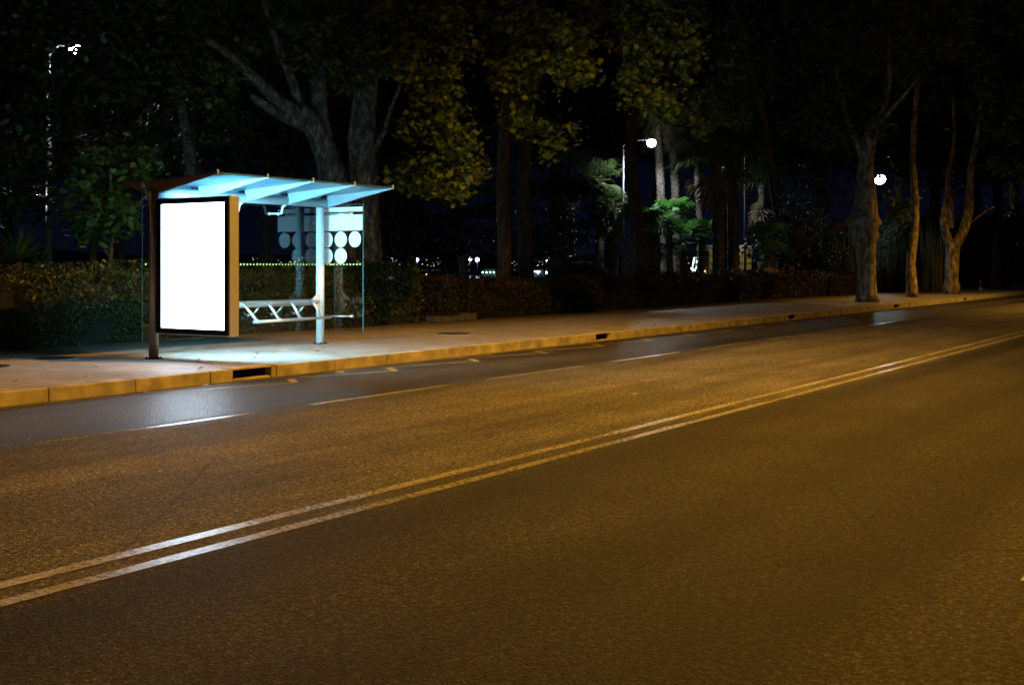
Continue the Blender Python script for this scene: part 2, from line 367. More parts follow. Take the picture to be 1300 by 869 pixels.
# cement seams between the stones sit behind the joints
mbed = MB(); _e = [-12]+[q for i in inl for q in (i[0]-.03, i[1]+.03)]+[120]
for q in range(0, len(_e), 2): mbed.box(_e[q], _e[q+1], KY0+.014, KY1-.004, -.02, .142)
o = mbed.build('kerb_bedding', plain('kerb_mortar', (.28, .24, .16), .9)); tag(o, kind='structure')
gutter = MB()
gutter.quad([(XA, 11.06, .004), (XB, 11.06, .004), (XB, 11.298, .004), (XA, 11.298, .004)])
o = gutter.build('gutter', plain('gutter_concrete', (.05, .045, .04), .5, 0, .5, 3, .4)); tag(o, kind='structure')
for i, (a, b) in enumerate(inl):
    e = empty('kerb_inlet', ((a+b)/2, 11.4, 0), 0,
      ['black kerb drain opening beside the camera', 'black kerb drain opening nearest the bright poster panel', 'dark kerb drain opening in the pavement edge right of the shelter',
       'small dark kerb drain opening farther along the pavement', 'kerb drain opening close to the thick plane tree', 'farthest kerb drain opening beyond the thick plane tree'][i], 'drain', 'drain inlets in the kerb')
    hw = (b-a)/2
    MB().box(-hw+.004, hw-.004, -.02, .10, .004, .012).build('shade_floor', M['drain_shade'], e)
    MB().box(-hw+.004, hw-.004, -.097, -.022, .004, .030).build('sill', M['kerb'], e)
    MB().box(-hw+.003, hw-.003, .101, .112, .004, .150).build('shade_rear', M['drain_shade'], e)  # black lining in place of shade inside the opening
    MB().box(-hw+.001, hw-.001, -.096, .118, .142, .166, .004).build('lintel', M['kerb_top'], e)
    for sx in (-1, 1): MB().box(sx*(hw-.012)-.008, sx*(hw-.012)+.008, -.018, .10, .0125, .1415).build('shade_side', M['drain_shade'], e)

# painted markings (4 mm sheets)
def line_sheet(segs, z=.004):
    mb = MB()
    for (x0, x1, y0, y1) in segs:
        n = max(1, int((x1-x0)/1.0))
        for i in range(n):
            a = x0+(x1-x0)*i/n; b = x0+(x1-x0)*(i+1)/n
            mb.quad([(a, y0, z), (b, y0, z), (b, y1, z), (a, y1, z)])
    return mb
o = line_sheet([(-20, 150, 4.945, 5.05)]).build('centre_line', M['white_paint']); tag(o, kind='structure')
o = line_sheet([(-20, 150, 4.68, 4.78)]).build('centre_line', M['worn_paint']); tag(o, kind='structure')
o = line_sheet([(6.16+3.36*k, 6.16+3.36*k+2.5, 8.67, 8.765) for k in range(-4, 30)]).build('lane_line', M['worn_paint']); tag(o, kind='structure')
o = line_sheet([(37.6+6*k, 40.4+6*k, 6.86, 6.98) for k in range(0, 10)]).build('far_lane_line', M['worn_paint']); tag(o, kind='structure')
o = line_sheet([(6.02+4*k, 7.6+4*k, .955, 1.055) for k in range(-3, 20)]).build('edge_line', M['yellow_paint']); tag(o, kind='structure')
mb = MB()
for k in range(0, 13):                      # zigzag of the bus bay
    a = 11.1+2.03*k
    mb.quad([(a-1.55, 11.02, .004), (a-1.48, 10.96, .004), (a+.02, 10.52, .004), (a+.02, 10.60, .004)])
    mb.quad([(a+.03, 10.52, .004), (a+.13, 10.48, .004), (a+.48, 10.88, .004), (a+.38, 10.93, .004)])
    mb.quad([(a+.02, 10.52, .0041), (a+.03, 10.52, .0041), (a+.03, 10.60, .0041), (a+.02, 10.60, .0041)])
o = mb.build('bus_bay_zigzag', M['yellow_paint']); tag(o, kind='structure')

# manhole covers in the pavement
def manhole(p, r, label):
    e = empty('manhole_cover', p, .3, label, 'manhole cover', 'manhole covers')
    mb = MB(); mb.tube([(0, 0, .001), (0, 0, .006)], r, 28)
    mb.build('lid', M['iron'], e)
    rim = MB(); n = 28
    for k in range(n):
        a0, a1 = 2*PI*k/n, 2*PI*(k+1)/n
        q = lambda rr, a, z: (rr*math.cos(a), rr*math.sin(a), z)
        rim.hexa([q(r+.003, a0, .001), q(r+.05, a0, .001), q(r+.05, a1, .001), q(r+.003, a1, .001), q(r+.003, a0, .009), q(r+.05, a0, .009), q(r+.05, a1, .009), q(r+.003, a1, .009)])
    rim.build('rim', M['iron'], e)
manhole((9.48, 14.4, .15), .25, 'round iron manhole cover in the paving left of the brown post')
manhole((10.9, 14.9, .15), .22, 'small round iron cover in the paving just behind the first manhole')
manhole((19.1, 13.75, .15), .27, 'round iron manhole cover in the paving right of the shelter')

# ------------------------------------------------------------------ bus shelter
S0, S1 = 11.60, 15.40           # post positions along the road
TB = 14.08                      # rear glass plane
sh = empty('bus_shelter', (0, 0, .15), 0, 'steel and glass bus shelter with pale blue lit roof standing on the pavement', 'bus shelter')
def sb(mb, name, m, parent=sh):
    o = mb.build(name, m, parent); 
    if parent is sh: o.location = (0, 0, -.15)
    return o
# posts
sb(MB().tube([(S0, 13.62, .16), (S0, 13.62, 2.56)], .068, 24), 'post', M['bronze'])
sb(MB().tube([(15.37, 13.85, .16), (15.37, 13.85, 2.56)], .070, 24), 'post', M['white_steel'])
for (x_, y_) in ((S0, 13.62), (15.37, 13.85)):
    mb = MB().tube([(x_, y_, .151), (x_, y_, .163)], .125, 20)
    for a in range(4): mb.tube([(x_+.095*math.cos(a*PI/2+.8), y_+.095*math.sin(a*PI/2+.8), .163), (x_+.095*math.cos(a*PI/2+.8), y_+.095*math.sin(a*PI/2+.8), .18)], .01, 6)
    sb(mb, 'base_flange', M['iron'])
# beam
sb(MB().tube([(11.62, 13.76, 2.545), (15.50, 13.80, 2.545)], .078, 24), 'beam', M['rib'])
# roof sheet: front wing rising to the road, short rear wing
RF, RB = 12.35, 14.30
nb = 4; XR = [11.62+.96*i for i in range(5)]
mb = MB().prism([(RF, 2.752), (13.76, 2.672), (RB, 2.705), (RB, 2.723), (13.76, 2.690), (RF, 2.764)], 11.60, 15.49)
roof = sb(mb, 'roof', M['roof_top'])
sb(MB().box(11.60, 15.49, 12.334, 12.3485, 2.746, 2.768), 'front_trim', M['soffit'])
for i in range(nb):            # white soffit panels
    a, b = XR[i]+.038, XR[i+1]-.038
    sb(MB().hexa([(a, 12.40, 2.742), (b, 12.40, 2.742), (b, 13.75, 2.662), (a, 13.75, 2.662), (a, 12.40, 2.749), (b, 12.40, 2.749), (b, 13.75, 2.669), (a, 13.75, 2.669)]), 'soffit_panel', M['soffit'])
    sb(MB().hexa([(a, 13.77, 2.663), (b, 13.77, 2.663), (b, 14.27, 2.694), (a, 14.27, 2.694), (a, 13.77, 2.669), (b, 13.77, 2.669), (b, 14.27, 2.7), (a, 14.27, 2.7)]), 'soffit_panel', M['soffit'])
for i, xr in enumerate(XR):
    hw = .036; m_ = M['rib'] if i > 0 else M['bronze']  # brown on the end rib imitates its unlit outer face
    yt, yb = 12.37, 13.74
    ht, hb = .012, .19
    rib = MB().hexa([(xr-hw*.5, yt, 2.749-ht), (xr+hw*.5, yt, 2.749-ht), (xr+hw, yb, 2.668-hb), (xr-hw, yb, 2.668-hb),
                     (xr-hw*.5, yt, 2.750), (xr+hw*.5, yt, 2.750), (xr+hw, yb, 2.670), (xr-hw, yb, 2.670)])
    rb = sb(rib, 'roof_rib', m_)
    rr = MB().hexa([(xr-hw, 13.86, 2.53), (xr+hw, 13.86, 2.53), (xr+hw*.5, 14.28, 2.675), (xr-hw*.5, 14.28, 2.675),
                    (xr-hw, 13.86, 2.676), (xr+hw, 13.86, 2.676), (xr+hw*.5, 14.28, 2.702), (xr-hw*.5, 14.28, 2.702)])
    sb(rr, 'rear_roof_rib', m_)
    # finial bolt on the front edge
    sb(MB().tube([(xr, 12.345, 2.735), (xr, 12.345, 2.782)], .016, 8).ball((xr, 12.345, 2.785), .02, 8), 'tip_bolt', M['alu'])
# glass: rear wall panes and end wall
def pane_x(x0, x1, y, z0, z1):
    return MB().box(x0, x1, y-.005, y+.005, z0, z1)
xs = [11.78, 13.15, 14.58, 16.0]
panes = []
for i in range(3):
    g = sb(pane_x(xs[i]+.006, xs[i+1]-.006, TB, .36, 2.50), 'rear_glass', M['glass']); panes.append(g)
eg = sb(MB().box(15.595, 15.605, 13.10, TB-.02, .36, 2.50), 'end_glass', M['glass'])
# rubber/steel edge strips of the panes
for X_ in (xs[0], 16.0):
    sb(MB().box(X_-.004, X_+.004, TB-.007, TB+.007, .36, 2.52), 'glass_edge', plain('glass_edge_green', (.05, .16, .18), .3))
sb(MB().box(15.592, 15.608, 13.088, 13.098, .36, 2.52), 'glass_edge', bpy.data.materials['glass_edge_green'])
# yellow dot bands: clear film printed with small squares
def dotmat(axis):
    m, t, p = mat('dotted_film_%s' % 'xy'[axis]); L = t.links.new
    p.inputs['Base Color'].default_value = (.85, .80, .20, 1)
    tc = N(t, 'ShaderNodeTexCoord'); sp_ = N(t, 'ShaderNodeSeparateXYZ'); L(tc.outputs['Object'], sp_.inputs[0])
    dv = N(t, 'ShaderNodeMath', operation='DIVIDE'); L(sp_.outputs[axis], dv.inputs[0]); dv.inputs[1].default_value = .073
    f_ = N(t, 'ShaderNodeMath', operation='FRACT'); L(dv.outputs[0], f_.inputs[0])
    l_ = N(t, 'ShaderNodeMath', operation='LESS_THAN'); L(f_.outputs[0], l_.inputs[0]); l_.inputs[1].default_value = .38
    tr = N(t, 'ShaderNodeBsdfTransparent'); mx = N(t, 'ShaderNodeMixShader'); L(l_.outputs[0], mx.inputs[0]); L(tr.outputs[0], mx.inputs[1]); L(p.outputs[0], mx.inputs[2])
    L(mx.outputs[0], t.nodes['Material Output'].inputs[0])
    return m
dz = H+.02
for i, g in enumerate(panes):
    MB().quad([(xs[i]+.02, TB-.0075, dz-.013), (xs[i+1]-.02, TB-.0075, dz-.013), (xs[i+1]-.02, TB-.0075, dz+.013), (xs[i]+.02, TB-.0075, dz+.013)]).build('dot_band', dotmat(0), g)
MB().quad([(15.593, 13.11, dz-.013), (15.593, TB-.04, dz-.013), (15.593, TB-.04, dz+.013), (15.593, 13.11, dz+.013)]).build('dot_band', dotmat(1), eg)
# frosted band and circles on the end wall
MB().box(15.5915, 15.5945, 13.104, TB-.024, 2.075, 2.345).build('frosted_band', M['frost'], eg)
sb(MB().box(15.585, 15.615, 13.10, TB-.02, 2.395, 2.475, .003), 'top_rail', M['white_steel'])
sb(MB().box(15.59, 15.61, 13.10, TB-.02, 2.51, 2.525, .003), 'glass_head', M['iron'])
def disc(y, z):
    mb = MB(); n = 36
    mb.tube([(15.5915, y, z), (15.5945, y, z)], .135, n)
    mb.build('frosted_circle', M['frost'], eg)
for j, z_ in enumerate((1.925, 1.645)):
    for i, y_ in enumerate((13.27, 13.585, 13.90)):
        if j == 1 and i == 0: continue
        disc(y_, z_)
# rear wall post seen through the glass (behind)
# glass clamps: arms off the post to the end glass
for z_ in (.62, 2.36):
    sb(MB().tube([(15.45, 13.80, z_), (15.585, 13.33, z_)], .013, 8).ball((15.585, 13.33, z_), .026, 10), 'clamp_arm', M['steel'])
    sb(MB().tube([(S0, 13.70, z_), (11.80, 14.10, z_)], .013, 8).ball((11.80, 14.095, z_), .024, 10), 'clamp_arm', M['steel'])
# brackets below the beam holding the rear glass
for xr in (12.58, 13.54, 14.50):
    mb = MB().tube([(xr, 13.79, 2.50), (xr-.01, 13.88, 2.44), (xr-.01, 13.91, 2.33)], [.022, .020, .018], 8)
    mb.tube([(xr-.01, 13.91, 2.335), (xr-.10, 14.09, 2.335)], .013, 8).tube([(xr-.01, 13.91, 2.335), (xr+.10, 14.09, 2.335)], .013, 8)
    mb.ball((xr-.10, 14.09, 2.335), .026, 8).ball((xr+.10, 14.09, 2.335), .026, 8)
    sb(mb, 'glass_bracket', M['white_steel'])
# lean-on rail
sb(MB().tube([(11.75, 13.84, .865), (15.30, 13.84, .865)], .052, 18), 'lean_rail', M['steel'])
sb(MB().tube([(13.42, 13.46, .605), (15.36, 13.60, .605)], .024, 12), 'lower_rail', M['steel'])
for xa in (13.52, 14.05, 14.58, 15.11):
    sb(MB().tube([(xa-.02, 13.80, .90), (xa, 13.72, .82), (xa, 13.48+.07*(xa-13.42), .615)], [.024, .021, .026], 8).ball((xa, 13.47+.07*(xa-13.42), .61), .034, 8), 'rail_bracket', M['steel'])
    sb(MB().tube([(xa-.1, 13.86, .83), (xa-.12, 13.98, .70), (xa-.12, 14.10, .68)], .015, 8).ball((xa-.12, 14.095, .68), .026, 8), 'glass_clamp', M['steel'])
sb(MB().hexa([(15.12, 13.80, .84), (15.31, 13.80, .70), (15.31, 13.82, .70), (15.12, 13.82, .84), (15.12, 13.80, .90), (15.31, 13.80, 1.04), (15.31, 13.82, 1.04), (15.12, 13.82, .90)]), 'gusset_plate', M['white_steel'])
sb(MB().tube([(15.37, 13.66, .59), (15.37, 13.66, .63)], .045, 16).box(15.27, 15.47, 13.58, 13.76, .592, .606), 'rail_collar', M['iron'])

# poster light box
pn = empty('poster_light_box', (11.65, 12.8, .15), 0, 'large blank white illuminated poster panel on the near end of the shelter', 'light box')
def pb(mb, name, m, parent=pn):
    o = mb.build(name, m, parent)
    if parent is pn: o.location = (-11.65, -12.8, -.15)
    return o
Y0, Y1, Z0, Z1 = 12.06, 13.52, .51, 2.43
pb(MB().box(11.572, 11.742, Y0, Y1, Z0, Z1, .008), 'casing', M['alu'])
def frame_x(xa, xb, y0, y1, z0, z1, iy0, iy1, iz0, iz1):
    mb = MB()
    mb.box(xa, xb, y0, y1, z0, iz0).box(xa, xb, y0, y1, iz1, z1).box(xa, xb, y0, iy0, iz0, iz1).box(xa, xb, iy1, y1, iz0, iz1)
    return mb
IY0, IY1, IZ0, IZ1 = 12.145, 13.415, .60, 2.345
pb(frame_x(11.552, 11.5705, Y0+.02, Y1, Z0+.015, Z1-.012, IY0, IY1, IZ0, IZ1), 'bezel', M['bezel'])
pb(frame_x(11.7435, 11.76, Y0+.02, Y1, Z0+.015, Z1-.012, IY0, IY1, IZ0, IZ1), 'bezel', M['bezel'])
pb(MB().box(11.560, 11.5700, IY0+.001, IY1-.001, IZ0+.001, IZ1-.001), 'lit_poster', M['screen_front'])
pb(MB().box(11.7440, 11.754, IY0+.001, IY1-.001, IZ0+.001, IZ1-.001), 'lit_poster', M['screen_rear'])
for _z in (.62, 2.15): pb(MB().box(11.62, 11.70, Y1+.001, 13.545, _z, _z+.12), 'mounting_lug', M['iron'])
pb(MB().box(11.60, 11.72, Y0+.1, Y1-.1, Z0-.02, Z0-.001), 'bottom_rail', M['iron'])

# ------------------------------------------------------------------ foliage tools
LEAF9 = np.array([(0, -.45), (.20, -.30), (.46, -.34), (.30, -.08), (.56, .12), (.22, .14), (.24, .42), (.06, .22), (0, .62), (-.08, .22), (-.28, .42), (-.2, .12), (-.56, .10), (-.28, -.10), (-.44, -.34), (-.18, -.30)])
LEAF4 = np.array([(0, -.5), (.30, 0), (0, .5), (-.30, 0)])
LEAF6 = np.array([(0, -.5), (.22, -.2), (.24, .15), (0, .5), (-.24, .15), (-.22, -.2)])
def leaves(centers, size, shape=LEAF9, flat_bias=.5, var=.35):
    n = len(centers); 
    nrm = RNG.normal(size=(n, 3)); nrm[:, 2] = np.abs(nrm[:, 2])+flat_bias; nrm /= np.linalg.norm(nrm, axis=1)[:, None]
    a = np.cross(nrm, RNG.normal(size=(n, 3))); a /= np.linalg.norm(a, axis=1)[:, None]
    b = np.cross(nrm, a)
    s = size*(1+var*(RNG.random(n)*2-1))
    V = centers[:, None, :]+(a[:, None, :]*shape[None, :, 0, None]+b[:, None, :]*shape[None, :, 1, None])*s[:, None, None]
    curl = (np.abs(shape[:, 0])**1.5)[None, :, None]*nrm[:, None, :]*(s*-.35)[:, None, None]
    return V+curl
def clumps(c, r, nc, per, cr, hollow=.35, droop=.3):
    """leaf centres: nc clumps spread in an ellipsoid, each with per leaves"""
    d = RNG.normal(size=(nc, 3)); d /= np.linalg.norm(d, axis=1)[:, None]
    rad = hollow+(1-hollow)*RNG.random(nc)**.6
    cc = np.array(c)[None]+d*rad[:, None]*np.array(r)[None]
    sz = cr*(.5+RNG.random(nc))
    q = RNG.normal(size=(nc, per, 3))*.5
    q[:, :, 2] *= .8
    p = cc[:, None]+q*sz[:, None, None]
    p[:, :, 2] -= droop*sz[:, None]*RNG.random((nc, per))
    return p.reshape(-1, 3)
def tree(label, base, trunkpaths, blobs, bark, leafm, size, shape=LEAF9, group='trees', name='tree', cat='tree', per=26, cr=.33, root=None):
    """trunkpaths: list of (points, radii) in world; blobs: (cx,cy,cz, rx,ry,rz, nclumps)"""
    e = empty(name, base, 0, label, cat, group)
    off = -Vector(base)
    for i, (pts, rad) in enumerate(trunkpaths):
        # resample for a natural line
        P = [Vector(p) for p in pts]; Q = []; R = []
        for j in range(len(P)-1):
            n = max(2, int((P[j+1]-P[j]).length/.35))
            for q in range(n):
                f = q/n
                w_ = (.05*rad[j])
                Q.append(P[j].lerp(P[j+1], f)+Vector((random.uniform(-w_, w_), random.uniform(-w_, w_), 0))); R.append(rad[j]*(1-f)+rad[j+1]*f)
        Q.append(P[-1]); R.append(rad[-1])
        for _ in range(2):
            Q2 = Q[:]
            for j in range(1, len(Q)-1): Q2[j] = Q[j]*.5+(Q[j-1]+Q[j+1])*.25
            Q = Q2
        R = [r*random.uniform(.93, 1.08) for r in R]
        MB().tube([q+off for q in Q], R, 14, .08).build('trunk' if i == 0 else 'limb', bark, e)
    C = []
    for b in blobs:
        C.append(clumps(b[:3], b[3:6], b[6], per, cr))
    if C:
        C = np.concatenate(C)-np.array(base)[None]
        C = C[C[:, 2] > .2]
        link('crown', polys_mesh('crown', leaves(C, size, shape), len(shape)), leafm, e)
    return e
def B(x, y, D, r, n, rz=None, ry=None):        # blob from picture column/row at a distance
    p = pz(x, y, D); return (p.x, p.y, p.z, r, ry or r, rz or r, n)

# ---- plane trees behind the shelter
bA = pt(436, 29, .1)
tree('thick pale plane tree directly behind the shelter roof with branches reaching left', bA,
     [([bA, pz(432, 300, 29), pz(424, 225, 28.8), pz(408, 180, 28.6), pz(395, 150, 28.4), pz(378, 138, 28)], [.42, .36, .34, .30, .26, .2]),
      ([pz(398, 155, 28.4), pz(350, 128, 27.5), pz(318, 92, 27), pz(290, 68, 26.6), pz(262, 50, 26)], [.20, .15, .12, .10, .08]),
      ([pz(385, 145, 28.3), pz(374, 110, 28), pz(360, 75, 27.7), pz(345, 40, 27.5), pz(335, 0, 27.2)], [.14, .12, .10, .08, .05]),
      ([pz(410, 175, 28.5), pz(404, 130, 28.6), pz(406, 80, 28.7), pz(398, 20, 28.7), pz(392, -60, 28.6)], [.24, .20, .17, .15, .10]),
      ([pz(400, 165, 28.4), pz(345, 140, 27.6), pz(318, 122, 27.2)], [.18, .13, .07])],
     [B(360, -110, 29, 4.2, 150, 2.0), B(300, 0, 28.5, 2.4, 80, 1.2), B(430, -40, 31, 3, 90, 1.5), B(250, 80, 27, 1.6, 30, .8)],
     M['dim_plane_bark'], M['plane_leaf'], .14, group='plane trees in the park', name='plane_tree')
bB = pt(471, 30.5, .1)
tree('plane tree with upright mottled trunk seen right of the shelter roof', bB,
     [([bB, pz(469, 280, 30.5), pz(462, 220, 30.4), pz(458, 180, 30.3), pz(464, 128, 30.2), pz(470, 60, 30), pz(476, -40, 30)], [.36, .28, .33, .36, .30, .22, .16]),
      ([pz(466, 205, 30.3), pz(486, 175, 30), pz(492, 150, 29.5), pz(515, 90, 28), pz(550, 40, 25)], [.10, .07, .05, .04, .03])],
     [B(480, -120, 31, 4.0, 130, 1.8), B(470, 70, 28.5, 1.3, 40, 1.0), B(420, 60, 27.5, 1.3, 30, .9), B(556, -30, 24, 1.3, 26), B(565, 15, 24, .75, 26, .7), B(528, 42, 24, .4, 12, .5), B(580, 60, 24, .35, 12, .5), B(548, 88, 23.8, .5, 16, .4),
      B(562, 128, 23.6, .5, 22, .6), B(525, 150, 23.8, .35, 7, .5), B(580, 178, 23.8, .4, 14, .45), B(552, 196, 23.8, .4, 12, .35), B(566, 232, 23.8, .45, 16, .3), B(600, 215, 24.2, .25, 8, .3), B(522, 222, 24.6, .35, 8, .3)],
     M['dim_plane_bark'], M['plane_leaf'], .125, group='plane trees in the park', name='plane_tree', cr=.27)
bC = pt(641, 34, .1)
tree('slim dark trunked plane tree rising behind the low brown hedge', bC,
     [([bC, pz(640, 300, 34), pz(637, 240, 34), pz(642, 150, 33.5), pz(655, 40, 33), pz(660, -60, 33)], [.26, .20, .19, .18, .14, .1]),
      ([pz(642, 150, 33.5), pz(690, 90, 30), pz(720, 40, 27.5)], [.12, .09, .05])],
     [B(640, -95, 37, 3.8, 110, 1.6), B(690, 5, 24.5, 1.1, 34, .7), B(712, 50, 24.2, .6, 30, .6), B(728, 90, 24, .38, 18, .35), B(655, 92, 24.6, .7, 22, .5), B(668, 150, 25, .45, 14, .35), B(700, 172, 25.5, .45, 9, .5), B(745, 25, 25, .45, 12), B(640, 40, 24.8, .6, 12, .5)],
     M['dark_bark'], M['plane_leaf'], .125, group='plane trees in the park', name='plane_tree', cr=.27)
bD = pt(668, 35.5, .1)
tree('dark trunk standing close right of the slim plane tree', bD,
     [([bD, pz(667, 300, 35.5), pz(664, 230, 35.5), pz(672, 120, 35.3), pz(690, 0, 35)], [.28, .24, .22, .18, .12])],
     [B(720, -90, 38, 4.2, 110, 1.7)], M['dark_bark'], M['plane_leaf'], .22, group='plane trees in the park', name='plane_tree')
bE = pt(812, 40, .1)
tree('plane tree with yellowish leaves hanging left of the white lamp', bE,
     [([bE, pz(810, 300, 40), pz(800, 200, 40), pz(806, 100, 39), pz(812, 0, 38)], [.27, .23, .20, .17, .12]),
      ([pz(805, 105, 39), pz(822, 50, 33), pz(828, 0, 28.5)], [.14, .10, .05])],
     [B(810, -120, 40, 4.2, 120, 1.8), B(832, -10, 25, 1.1, 44, .7), B(806, 45, 25, .6, 34, .8), B(858, 30, 25, .6, 26, .8), B(812, 98, 25, .4, 26, .55), B(836, 130, 25, .38, 20, .2), B(862, 82, 25.4, .4, 14, .5), B(880, 150, 28, .4, 8, .35), B(790, 20, 27.5, .45, 8, .6)],
     M['dark_bark'], M['plane_leaf'], .125, group='plane trees in the park', name='plane_tree', cr=.27)
bF = pt(992, 53, .1)
tree('plane tree with dim reddish hanging leaves beside the thin mast', bF,
     [([bF, pz(990, 300, 53), pz(970, 150, 50), pz(930, 0, 42)], [.19, .17, .14, .10])],
     [B(905, -90, 42, 3.8, 100, 1.7), B(915, 50, 30, .8, 18, 1.0), B(928, 110, 30.5, .6, 12, .7), B(905, 130, 30.5, .5, 10, .5), B(940, 98, 30.5, .3, 5, .3), B(930, 150, 31, .4, 7, .3)],
     M['dark_bark'], M['plane_leaf'], .125, group='plane trees in the park', name='plane_tree', cr=.27)

# ---- plane trees along the kerb on the right
b1 = gnd(1100, 383, .15); D1 = 44
tree('thickest kerbside plane tree with swollen burl halfway up its trunk', b1,
     [([b1, pz(1100, 365, 44), pz(1100, 320, 44), pz(1098, 300, 44), pz(1096, 282, 44), pz(1099, 262, 44), pz(1098, 215, 44), pz(1102, 180, 44), pz(1112, 150, 43.5)], [.44, .34, .33, .46, .62, .42, .30, .26, .16]),
      ([pz(1103, 190, 44), pz(1118, 150, 44), pz(1130, 110, 44), pz(1128, 40, 44)], [.15, .12, .10, .07]),
      ([pz(1112, 160, 44), pz(1136, 135, 43), pz(1165, 100, 42.5)], [.09, .07, .04]),
      ([pz(1096, 200, 44), pz(1075, 150, 44), pz(1060, 80, 44)], [.14, .10, .06])],
     [B(1090, -10, 44, 5, 230, 3.0), B(1060, 150, 44, 2.4, 50, 1.4), B(1148, 255, 46, .6, 9, .7), B(1010, 60, 46, 3, 80, 2.2)],
     M['plane_bark'], M['plane_leaf'], .22, LEAF6, group='plane trees along the kerb', name='plane_tree')
b2 = gnd(1158, 377, .15)
tree('slender kerbside plane tree between the two thicker ones', b2,
     [([b2, pz(1158, 360, 50.6), pz(1155, 335, 50.6), pz(1161, 300, 50.6), pz(1163, 270, 50.6), pz(1158, 200, 50.6), pz(1166, 80, 50)], [.27, .22, .20, .18, .15, .13, .08])],
     [B(1160, 10, 50, 5, 180, 3.4)], M['plane_bark'], M['plane_leaf'], .22, LEAF6, group='plane trees along the kerb', name='plane_tree')
b3 = gnd(1208, 373, .15)
tree('forked kerbside plane tree rightmost, its two limbs spreading upward', b3,
     [([b3, pz(1208, 355, 56), pz(1209, 330, 56), pz(1210, 308, 56)], [.40, .31, .29, .34]),
      ([pz(1207, 315, 56), pz(1198, 290, 56), pz(1197, 275, 56), pz(1204, 245, 56), pz(1203, 215, 56), pz(1212, 190, 56), pz(1210, 120, 56)], [.22, .17, .16, .12, .12, .09, .06]),
      ([pz(1211, 312, 56), pz(1224, 296, 56), pz(1230, 270, 56), pz(1232, 240, 56), pz(1231, 215, 56), pz(1240, 180, 56), pz(1248, 110, 56)], [.25, .21, .20, .17, .15, .12, .07]),
      ([pz(1207, 290, 56.4), pz(1206, 270, 56.4), pz(1212, 235, 56.6)], [.17, .14, .06]),
      ([pz(1229, 285, 56), pz(1245, 272, 55.5), pz(1262, 262, 55)], [.06, .05, .03])],
     [B(1225, 30, 56, 5.5, 200, 4.2), B(1285, 200, 54, 1.6, 40, 2.0), B(1270, 130, 52, 1.6, 30, 1.4)], M['plane_bark'], M['plane_leaf'], .22, LEAF6, group='plane trees along the kerb', name='plane_tree')

# ---- trees on the left
bL = pt(137, 23.5, .1)
tree('young broad leaved tree with slim forked stem behind the left hedge', bL,
     [([bL, pz(139, 320, 23.5), pz(146, 285, 23.5), pz(142, 240, 23.5), pz(137, 200, 23.5)], [.055, .05, .04, .03, .02]),
      ([pz(141, 330, 23.5), pz(128, 310, 23.5), pz(122, 290, 23.5)], [.03, .025, .015]),
      ([pz(146, 285, 23.5), pz(170, 262, 23.6), pz(185, 250, 23.6)], [.03, .02, .012])],
     [B(130, 278, 23.5, .75, 22, .42), B(165, 262, 23.5, .5, 12, .35), B(112, 248, 23.6, .5, 12, .4), B(150, 215, 23.7, .8, 20, .5), B(105, 290, 23.5, .35, 6, .3)],
     M['dark_bark'], M['green_leaf'], .17, LEAF6, group='garden trees on the left', name='young_tree', cr=.26)
bM = pt(236, 30, .1)
tree('tree with thin speckled pale trunk behind the light box', bM,
     [([bM, pz(244, 280, 30), pz(244, 215, 30), pz(235, 160, 30), pz(226, 110, 30), pz(220, 70, 30)], [.20, .17, .15, .12, .10, .06])],
     [B(225, 20, 30, 2.6, 80, 1.8), B(270, 150, 30.5, .9, 16, .7), B(170, 150, 30, 1.4, 28, .9), B(210, 190, 31, .8, 14, .5)],
     M['palm_bark'], M['dark_leaf'], .17, LEAF6, group='garden trees on the left', name='tall_tree')
bN = pt(-20, 27, .1)
tree('big leafy tree filling the upper left corner', bN,
     [([bN, pz(-20, 250, 27), pz(-10, 150, 27), pz(10, 40, 27), pz(20, -40, 27)], [.34, .30, .25, .18, .1]),
      ([pz(-8, 160, 27), pz(50, 110, 25.5), pz(100, 70, 25)], [.14, .09, .05])],
     [B(40, 20, 25, 2.4, 120, 2.0), B(120, 40, 26, 2.2, 90, 1.6), B(10, 170, 25, 1.5, 55, 1.2), B(60, 140, 27, 1.4, 40, .9), B(10, 245, 25.5, 1.0, 26, .5), B(110, 130, 28, 1.4, 40, .8), B(190, 10, 27, 1.8, 60, 1.4)],
     M['dark_bark'], M['dark_leaf'], .17, LEAF6, group='garden trees on the left', name='tall_tree')
bO = pt(118, 30.5, .1)
tree('small tree with pale blossoms glowing under the left street lamp', bO,
     [([bO, pz(118, 260, 30.5), pz(125, 210, 30.5), pz(130, 180, 30.5)], [.10, .08, .06, .03]),
      ([pz(124, 215, 30.5), pz(150, 195, 30.5), pz(165, 175, 30.5)], [.05, .04, .02])],
     [B(125, 180, 30.5, .55, 12, .35), B(150, 175, 30.6, .45, 8, .3), B(180, 165, 30.5, .5, 8, .3), B(200, 150, 30.5, .3, 4, .2)],
     M['dark_bark'], M['dry_leaf'], .12, LEAF6, group='garden trees on the left', name='blossoming_tree', cr=.25)

